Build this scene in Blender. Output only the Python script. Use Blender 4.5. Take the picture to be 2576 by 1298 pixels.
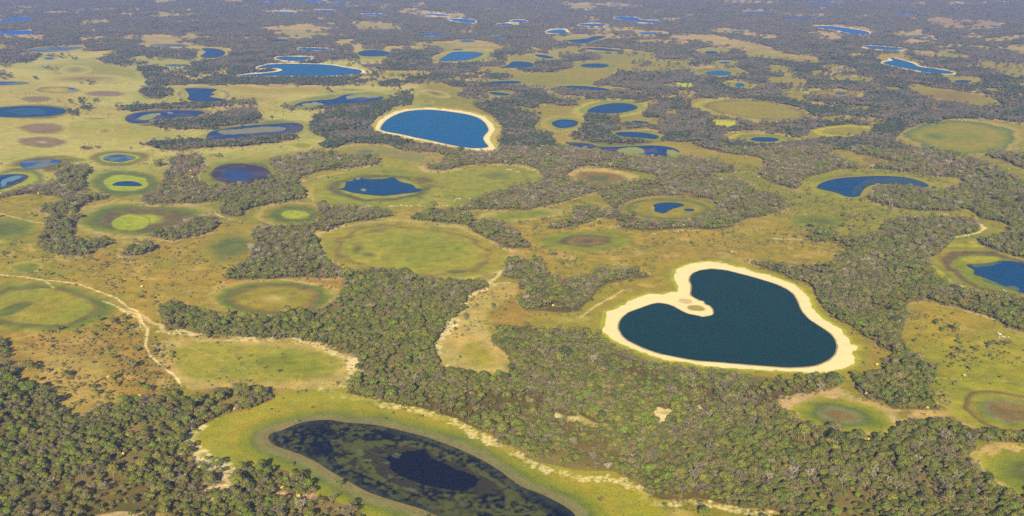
import bpy, math, random
import numpy as np
from mathutils import Vector, Matrix
from mathutils.geometry import delaunay_2d_cdt

# ---------------------------------------------------------------- camera, sky, sun, exposure
scene = bpy.context.scene
for o in list(bpy.data.objects):
    bpy.data.objects.remove(o)
COL = scene.collection
CAM_H = 600.0
FPX = 1050.0                       # focal length in pixels of a 1024 wide frame
PITCH = math.atan((258 + 75) / FPX)
cam_data = bpy.data.cameras.new("camera")
cam = bpy.data.objects.new("camera", cam_data)
COL.objects.link(cam)
cam.location = (0, 0, CAM_H)
cam.rotation_euler = (math.pi / 2 - PITCH, 0, 0)
cam_data.sensor_width = 36.0
cam_data.lens = FPX / 1024 * 36.0
cam_data.clip_start = 1.0
cam_data.clip_end = 60000.0
scene.camera = cam

SUN_EL = math.radians(27)
SUN_AZ = math.radians(186)         # clockwise from +Y: behind the camera
world = bpy.data.worlds.new("World")
scene.world = world
world.use_nodes = True
wn = world.node_tree.nodes
bg = wn.get("Background") or wn.new("ShaderNodeBackground")
sky = wn.new("ShaderNodeTexSky")
sky.sky_type = 'NISHITA'
sky.sun_disc = False
sky.sun_elevation = SUN_EL
sky.sun_rotation = SUN_AZ
sky.altitude = 200
sky.air_density = 1.0
sky.dust_density = 0.6
sky.ozone_density = 1.5
world.node_tree.links.new(sky.outputs[0], bg.inputs[0])
bg.inputs[1].default_value = 0.05
sun_data = bpy.data.lights.new("sun", 'SUN')
sun_data.energy = 5.0
sun_data.angle = math.radians(0.55)
sun_data.color = (1.0, 0.885, 0.68)
sun = bpy.data.objects.new("sun", sun_data)
COL.objects.link(sun)
sdir = Vector((math.sin(SUN_AZ) * math.cos(SUN_EL), math.cos(SUN_AZ) * math.cos(SUN_EL), math.sin(SUN_EL)))
sun.rotation_euler = sdir.to_track_quat('Z', 'Y').to_euler()
sun.location = (0, -50, 700)
vs = scene.view_settings
scene.display_settings.display_device = 'sRGB'
vs.view_transform = 'Standard'
vs.look = 'None'
vs.exposure = 1.16
vs.gamma = 1.0
scene.cycles.max_bounces = 5
scene.cycles.diffuse_bounces = 2
scene.cycles.glossy_bounces = 2
scene.cycles.volume_bounces = 0
scene.cycles.use_denoising = False
rng = np.random.default_rng(7)
random.seed(7)
HAZE_D = 0.000045
# ---------------------------------------------------------------- survey of the land
# Outlines are taken off the photograph on a 2576 x 1298 grid and set down on the ground plane.
W, H = 2576, 1298
K = 2576.0 / 1024.0
FV = FPX * K
cp, sp = math.cos(PITCH), math.sin(PITCH)
def to_ground(u, v, z=0.0):
    a = (np.asarray(u, float) - W / 2) / FV
    b = (np.asarray(v, float) - H / 2) / FV
    dy = cp - b * sp
    dz = -sp - b * cp
    t = (z - CAM_H) / dz
    return a * t, dy * t
def to_survey(x, y, z=0.0):
    x = np.asarray(x, float); y = np.asarray(y, float); dz = np.asarray(z, float) - CAM_H
    dep = y * cp - dz * sp
    up = y * sp + dz * cp
    return W / 2 + FV * x / dep, H / 2 - FV * up / dep

def q(c, r, *pts):                 # points measured in one of 4 x 4 enlarged tiles
    return [(c * 644 + a / 4.0, r * 324.5 + b / 4.0) for a, b in zip(pts[::2], pts[1::2])]
def p(*pts):
    return list(zip(map(float, pts[::2]), map(float, pts[1::2])))
def el(cx, cy, rx, ry, rot=0, n=28, wob=0.04):
    r = random.Random(int(cx * 7 + cy * 13))
    ph = [r.uniform(0, 6.28) for _ in range(3)]
    out = []
    for i in range(n):
        t = 2 * math.pi * i / n
        k = 1 + wob * (math.sin(2 * t + ph[0]) + 0.7 * math.sin(3 * t + ph[1]) + 0.6 * math.sin(5 * t + ph[2]))
        x, y = rx * k * math.cos(t), ry * k * math.sin(t)
        c, s = math.cos(math.radians(rot)), math.sin(math.radians(rot))
        out.append((cx + x * c - y * s, cy + x * s + y * c))
    return out
def chaikin(pts, n=2):
    for _ in range(n):
        o = []
        for i in range(len(pts)):
            a, b = pts[i], pts[(i + 1) % len(pts)]
            o.append((a[0] * .75 + b[0] * .25, a[1] * .75 + b[1] * .25))
            o.append((a[0] * .25 + b[0] * .75, a[1] * .25 + b[1] * .75))
        pts = o
    return pts

# ---- lakes: (outline, water colour key, sand width m, grass width m, label)
heart = (q(2,2, 1075,700, 1085,730, 1120,790, 1170,830, 1240,865, 1350,915, 1500,965, 1700,1005, 1850,1030, 2100,1050, 2350,1070, 2576,1088)
 + q(3,2, 200,1102, 400,1093, 500,1075, 600,1030, 670,970, 690,890, 670,820, 620,755, 520,690, 400,610, 330,530, 290,430, 250,360, 180,310, 80,265, 0,238)
 + q(2,2, 2450,200, 2300,160, 2150,122, 2000,110, 1900,122, 1830,150, 1795,185, 1790,230, 1810,270, 1812,310, 1800,370, 1830,395, 1890,425, 1940,435, 1945,462, 2000,480, 2030,520, 2035,560, 2010,580, 1920,596, 1860,580, 1760,560, 1680,520, 1620,485, 1550,462, 1480,452, 1420,460, 1330,490, 1250,520, 1180,545, 1120,590, 1085,640))
heart_sand = (q(2,2, 905,735, 960,770, 1010,820, 1070,850, 1150,890, 1250,915, 1300,940, 1380,970, 1460,990, 1500,1010, 1560,1035, 1650,1030, 1750,1045, 1850,1065, 1950,1080, 2050,1098, 2200,1105, 2400,1118, 2576,1122)
 + q(3,2, 100,1130, 250,1140, 400,1150, 520,1150, 610,1157, 640,1135, 700,1120, 780,1100, 850,1070, 880,1040, 850,1022, 892,1015, 870,985, 850,960, 840,935, 905,910, 895,880, 830,870, 825,840, 790,800, 750,760, 745,715, 650,670, 540,600, 510,560, 440,510, 430,460, 410,390, 370,350, 300,290, 230,255, 100,205, 0,165)
 + q(2,2, 2450,155, 2420,130, 2330,95, 2200,70, 2080,40, 1950,38, 1820,50, 1720,80, 1650,115, 1630,170, 1640,220, 1675,270, 1690,320, 1640,345, 1560,345, 1500,365, 1440,365, 1390,350, 1330,370, 1250,400, 1170,440, 1110,470, 1060,510, 1000,530, 945,535, 950,570, 945,640, 925,700))
blue = (q(1,0, 1250,1298, 1265,1260, 1310,1210, 1390,1160, 1500,1120, 1640,1105, 1750,1103, 1850,1110, 2000,1130, 2150,1155, 2250,1190, 2310,1240, 2340,1298)
 + q(1,1, 2335,25, 2310,50, 2280,90, 2300,130, 2330,160, 2340,185, 2240,195, 2150,192, 2000,170, 1800,125, 1600,85, 1450,50, 1320,30, 1255,10))
blue_sand = (q(1,0, 1205,1298, 1215,1250, 1270,1190, 1370,1135, 1500,1100, 1650,1088, 1850,1090, 2000,1108, 2150,1130, 2280,1168, 2345,1210, 2390,1270, 2408,1298)
 + q(1,1, 2400,25, 2350,60, 2345,90, 2370,140, 2405,190, 2395,214, 2320,217, 2150,210, 1960,174, 1800,142, 1600,102, 1450,70, 1300,42, 1215,10))
bottom_lake = (q(1,3, 120,500, 160,460, 260,440, 400,375, 520,345, 700,330, 780,335, 900,360, 1100,370, 1300,400, 1500,450, 1700,500, 1900,570, 2100,650, 2300,750, 2450,840, 2576,940)
 + q(2,3, 100,1010, 250,1060, 400,1130, 530,1200, 610,1260, 640,1298) + p(1452,1320, 1380,1345, 1260,1345, 1150,1318)
 + q(1,3, 1820,1298, 1700,1240, 1500,1180, 1300,1120, 1100,1050, 950,960, 800,880, 720,830, 600,750, 450,680, 300,630, 180,590, 130,540))
jag = q(1,1, 820,600, 880,598, 905,560, 895,520, 940,530, 985,515, 990,490, 1060,488, 1100,505, 1180,505, 1300,500, 1380,482, 1410,500, 1440,530, 1530,548, 1600,570, 1590,590, 1650,605, 1690,602, 1640,635, 1500,650, 1350,670, 1240,675, 1100,660, 980,645, 900,620, 850,612)
LAKES = [
 (heart, 'teal', 0, 34, "large heart-shaped dark teal lake ringed by a wide white sand beach"),
 (blue, 'blue', 0, 22, "bright blue rounded lake with a thin white beach in the upper middle"),
 (bottom_lake, 'navy', 0, 0, "large near-black pointed lake full of green water weed at the bottom"),
 (jag, 'deep', 0, 0, "ragged-edged deep blue lake inside the big marshy meadow left of centre"),
 (p(583,192, 620,187)+q(1,0, 0,744, 200,724, 275,706, 240,690, 150,682, 20,692, 5,684, 20,675, 100,650, 250,640, 500,642, 750,650, 900,680, 1000,694, 1070,707, 1060,740, 950,752, 700,766, 450,766, 250,762, 100,764, 0,764), 'blue', 14, 0, "long blue horn-shaped lake with a white sand spit in the upper left"),
 (p(0,49, 35,44, 79,41, 80,50, 60,54, 0,55), 'far', 0, 0, "far blue lake cut by the left edge, upper of two"),
 (p(0,77, 50,76, 95,79, 90,84, 50,88, 0,86), 'far', 0, 0, "far blue lake cut by the left edge, lower of two"),
 (p(60,127, 90,121, 130,118, 215,117, 205,122, 150,130, 90,131), 'marsh', 0, 12, "pale blue marshy lake behind the left plain"),
 (el(123,147,13,2.6), 'far', 0, 20, "tiny blue pond at the top edge of the yellow plain"),
 (p(380,111, 440,110, 490,115, 440,118, 390,116), 'marsh', 0, 25, "narrow marshy lake in grass above the twin-lobed pond"),
 (p(500,121, 545,121, 570,131, 560,142, 530,147, 500,143, 512,135, 520,130), 'deep', 0, 16, "ragged twin-lobed blue pond among woods in the upper left"),
 (el(445,164,30,2.6), 'marsh', 0, 20, "thin marshy strip of water below the ragged pond"),
 (p(461,223, 480,221, 550,223, 540,229, 530,234, 545,237, 522,243, 550,247, 580,252, 520,257, 485,255, 467,249, 478,242, 470,230), 'deep', 0, 20, "blue lake with a deeply notched right shore on the yellow plain"),
 (p(-60,281, -20,272, 40,267, 100,266, 150,270, 170,278, 160,287, 120,293, 50,296, -20,294), 'deep', 0, 10, "oval blue lake cut by the left edge on the yellow plain"),
 (p(312,298, 325,288, 360,281, 420,277, 505,278, 520,284, 490,292, 440,296, 400,300, 378,308, 350,311, 322,309), 'weedy', 0, 12, "weedy blue lake with grassy islets left of the wood strip"),
 (p(518,350, 520,338, 535,328, 600,318, 680,312, 740,308, 760,312, 765,322, 755,332, 720,337, 640,342, 560,350, 530,352), 'weedy', 0, 12, "weedy purple-blue lake with a grassy middle left of the bright blue lake"),
 (p(-30,205, 40,205, 80,208, 60,213, -30,215), 'marsh', 0, 8, "pale water strip at the left edge of the plain"),
 (el(180,223.5,9,2.6), 'far', 0, 0, "tiny blue puddle in a brown ring on the plain"),
 (p(46,412, 60,404, 90,400, 130,400, 158,404, 150,412, 120,420, 90,427, 60,426), 'marsh', 0, 0, "shallow purple-blue marsh pond left, above the deep blue corner lake"),
 (p(-60,446, 0,441, 40,437, 75,440, 66,452, 45,463, 0,479, -60,486), 'weedy', 0, 12, "deep blue weedy lake cut by the left edge"),
 (p(255,399, 270,391, 300,388, 330,391, 345,396, 330,403, 300,408, 270,406), 'marsh', 0, 0, "mottled blue and green marsh pond on the left plain"),
 (el(606,438,77,26), 'purple', 0, 0, "oval purple-brown pond with a blue heart left of centre"),
 (p(278,467, 290,459, 305,456, 330,455, 350,460, 358,465, 355,469, 310,468), 'deep', 0, 0, "small blue crescent pool in a yellow-green ring"),
 (el(790,2,22,3), 'far', 0, 0, "farthest blue lake at the top edge"),
 (el(850,8,30,2), 'far', 10, 0, "thin far lake below the farthest one"),
 (el(672,5.5,27,1.6), 'far', 12, 0, "thin far lake line at the top left"),
 (p(684,28, 749,30, 735,34, 690,32), 'far', 14, 0, "far narrow lake with pale rim, left of the similar one"),
 (el(820,26.5,30,2), 'far', 14, 0, "far narrow lake with white rim near the top"),
 (el(938,37,33,2.3), 'far', 14, 0, "far thin blue lake with a pale rim in the top middle"),
 (p(1055,34, 1080,33, 1134,38, 1128,41, 1095,39.5), 'far', 12, 0, "far blue sliver lake above the sandy-cornered lake"),
 (p(1119,46, 1194,48, 1198,57, 1180,58, 1150,54, 1130,49), 'far', 14, 0, "far blue lake with a sandy right corner"),
 (el(798,48.5,8,1.8), 'far', 0, 0, "speck of blue water in the far woods"),
 (el(1047,18.5,12,2.2), 'far', 0, 0, "small pale far pond near the top"),
 (el(1305,53,22,3), 'far', 14, 0, "far small lake in a white sand ring, right of its twin"),
 (el(1270,61,20,2.5), 'far', 14, 0, "far small lake in a white sand ring, left of its twin"),
 (p(1045,86, 1085,84, 1130,87, 1120,91, 1060,90), 'far', 0, 20, "flat blue lake in far grassland"),
 (el(1256,93,19,2.6), 'far', 0, 20, "small flat blue pond right of the flat blue lake"),
 (el(1175,103.5,20,2.4), 'far', 0, 20, "small pale pond below the flat blue lake"),
 (p(661,101, 700,98, 732,99, 728,104, 690,105), 'deep', 0, 10, "deep blue lake pressed against woods in the upper left"),
 (p(744,121, 790,120, 841,123, 830,126, 780,127, 755,125), 'blue', 14, 0, "narrow blue lake under a white arc of sand, upper of two"),
 (p(686,145, 720,142, 790,143, 775,150, 740,154, 705,151), 'blue', 14, 0, "narrow blue lake under a white arc of sand, lower of two"),
 (el(940,134,43,8), 'deep', 0, 14, "oval deep blue pond with green rim in the upper middle"),
 (p(1098,153, 1118,142, 1135,131, 1170,129, 1222,133, 1205,143, 1175,152, 1125,155), 'pale', 0, 24, "pale blue lake with a grassy rim in the upper middle"),
 (el(1152,124.5,13,1.5), 'deep', 0, 8, "sliver of dark water above the pale blue lake"),
 (p(1252,170, 1280,164, 1285,155, 1310,154, 1340,158, 1345,165, 1330,170, 1270,171), 'deep', 0, 6, "blue lake half hidden by woods right of the pale lake"),
 (p(738,264, 760,256, 800,252, 840,250, 860,240, 880,236, 920,240, 965,242, 968,248, 940,256, 890,260, 850,262, 790,267, 760,267), 'weedy', 0, 14, "weedy curved blue lake above the woods of the bright blue lake"),
 (p(1215,208, 1245,204, 1300,203, 1318,208, 1290,211, 1240,211), 'deep', 0, 10, "narrow dark blue lake above and right of the bright blue lake"),
 (p(1224,232, 1245,231, 1290,237, 1275,241, 1245,239), 'deep', 0, 12, "small dark pool between woods right of the bright blue lake"),
 (p(1535,42, 1570,41, 1605,44, 1610,50, 1664,52, 1660,58, 1620,57, 1570,51), 'far', 12, 0, "stepped far blue lake with a thin pale rim"),
 (el(1492,62.5,37,3.4), 'far', 14, 0, "far blue lake in a complete white sand ring"),
 (p(1366,83, 1385,75, 1420,73, 1425,81, 1440,84), 'far', 14, 20, "wedge-shaped pale blue far lake"),
 (p(1417,101, 1480,97, 1490,91, 1525,90, 1520,95, 1490,103, 1475,110, 1440,107), 'deep', 0, 16, "bent blue lake with a tail pointing right, upper right of centre"),
 (p(1602,81, 1660,81, 1655,85, 1618,87), 'far', 0, 20, "small blue lake in an oval grass ring, upper right"),
 (p(1455,121, 1490,119, 1573,127, 1570,130, 1510,127), 'deep', 0, 12, "long thin dark lake below the bent blue lake"),
 (el(1789,132,16,3.7), 'deep', 0, 22, "small round deep blue pond in olive grass, upper right"),
 (p(1340,137, 1365,137, 1395,144, 1390,148, 1360,145), 'deep', 0, 22, "small slanting pool with green rim right of the pale lake"),
 (el(1497,165,35,5.5), 'deep', 0, 24, "oval deep blue pond with a wide olive rim above the open grass"),
 (el(1823,157.5,15,2.7), 'pale', 0, 22, "small pale pond with bright green rim"),
 (el(1808,184,32,6), 'pale', 0, 24, "pale grey-blue oval pond in a brown ring"),
 (el(1861,214,13,4.5), 'blue', 0, 22, "small round blue pool in a dark green ring"),
 (p(1411,217, 1450,215, 1510,220, 1547,228, 1520,229, 1470,226, 1430,222), 'deep', 0, 14, "long narrow blue lake in the grass above the lens-shaped lake"),
 (p(1470,280, 1500,266, 1540,259, 1580,259, 1607,268, 1600,276, 1570,283, 1540,286, 1500,285), 'deep', 0, 22, "lens-shaped deep blue lake right of the bright blue lake"),
 (el(1421,311,33,11), 'deep', 0, 26, "round blue pond with weedy ring right of the bright blue lake"),
 (p(1585,305, 1605,303, 1637,308, 1630,312, 1600,309), 'deep', 0, 14, "two-part sliver of water below the lens-shaped lake"),
 (p(1863,29, 1930,29, 1925,33, 1875,33), 'far', 0, 0, "far dark blue lake in the top right"),
 (el(1551,10,18,1.3), 'far', 0, 0, "farthest thin lake right of centre"),
 (el(1855,79,17,2), 'marsh', 0, 24, "pale marsh pool in far grass, upper right"),
 (p(2045,65, 2090,65, 2140,72, 2180,78, 2192,85, 2170,87, 2130,83, 2105,75, 2060,70), 'far', 13, 0, "slanting blue lake with a tan rim in the top right"),
 (p(2020,4, 2125,6, 2120,10, 2050,9), 'far', 0, 0, "far blue lake at the top right edge"),
 (p(2245,30, 2310,32, 2300,36, 2260,35), 'far', 0, 0, "far dark blue smear of water right of the top"),
 (p(1962,45, 2020,46, 2075,50, 2060,52, 1990,49), 'far', 0, 0, "far thin marsh water above the slanting lake"),
 (p(2482,62, 2524,67, 2500,69), 'far', 0, 0, "small far pool at the top right corner"),
 (p(2165,115, 2200,115, 2282,122, 2280,125, 2230,126, 2185,121), 'blue', 12, 0, "narrow dark blue lake with a thin rim, right side"),
 (p(2217,158, 2230,154, 2250,152, 2237,147, 2245,145, 2270,151, 2300,160, 2310,168, 2350,172, 2405,182, 2390,186, 2350,185, 2310,178, 2260,169, 2235,163), 'blue', 12, 8, "bird-shaped blue lake with a sandy upper shore, upper right"),
 (el(2422,204.5,22,3.2), 'deep', 0, 26, "small dark pool in a green ring below the bird-shaped lake"),
 (el(2112,176,8,1.6), 'far', 0, 16, "tiny blue puddle in a grassy hollow, upper right"),
 (el(2115,235,15,2.6), 'pale', 0, 0, "tiny pale puddle in the yellow-rimmed meadow, right"),
 (el(2305,91,28,2.6), 'marsh', 0, 12, "milky marsh pool under a tan arc, top right"),
 (p(1543,334, 1570,331, 1620,333, 1655,340, 1660,346, 1645,351, 1620,347, 1560,344), 'deep', 0, 20, "dark blue lake with a wood on its near shore, upper of the pair"),
 (p(1420,357, 1450,358, 1490,362, 1500,368, 1540,370, 1600,367, 1650,365, 1700,372, 1714,385, 1690,396, 1660,396, 1600,388, 1560,386, 1520,378, 1460,371, 1425,362), 'weedy', 0, 16, "long dark blue lake with yellow-green weed islands"),
 (p(1641,515, 1660,510, 1700,509, 1725,515, 1712,521, 1692,525, 1680,532, 1670,538, 1643,531, 1648,522), 'deep', 0, 0, "hooked deep blue pool in the olive oval meadow"),
 (p(1720,525, 1748,525, 1745,532, 1722,531), 'deep', 0, 0, "smaller satellite pool right of the hooked pool"),
 (p(1884,350, 1900,345, 1940,345, 1962,350, 1955,356, 1920,357, 1895,355), 'deep', 0, 26, "blue spindle-shaped pond under a bright yellow-green rim"),
 (q(3,1, 480,580, 560,530, 700,495, 900,480, 1130,470, 1350,480, 1500,510, 1600,550, 1630,580, 1560,592, 1450,577, 1300,557, 1180,550, 1050,560, 980,590, 940,640, 930,675, 870,687, 780,682, 700,645, 600,620, 500,602), 'deep', 0, 16, "comma-shaped blue lake bending round a wood on the right"),
 (q(3,2, 1990,62, 2150,62, 2260,42, 2400,22, 2576,50) + p(2640,668, 2690,705, 2670,745, 2576,740) + q(3,2, 2400,300, 2250,262, 2150,232, 2180,195, 2060,170, 2080,120, 2010,90), 'deep', 0, 0, "dark blue weed-edged lake cut by the right edge"),
]

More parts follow.
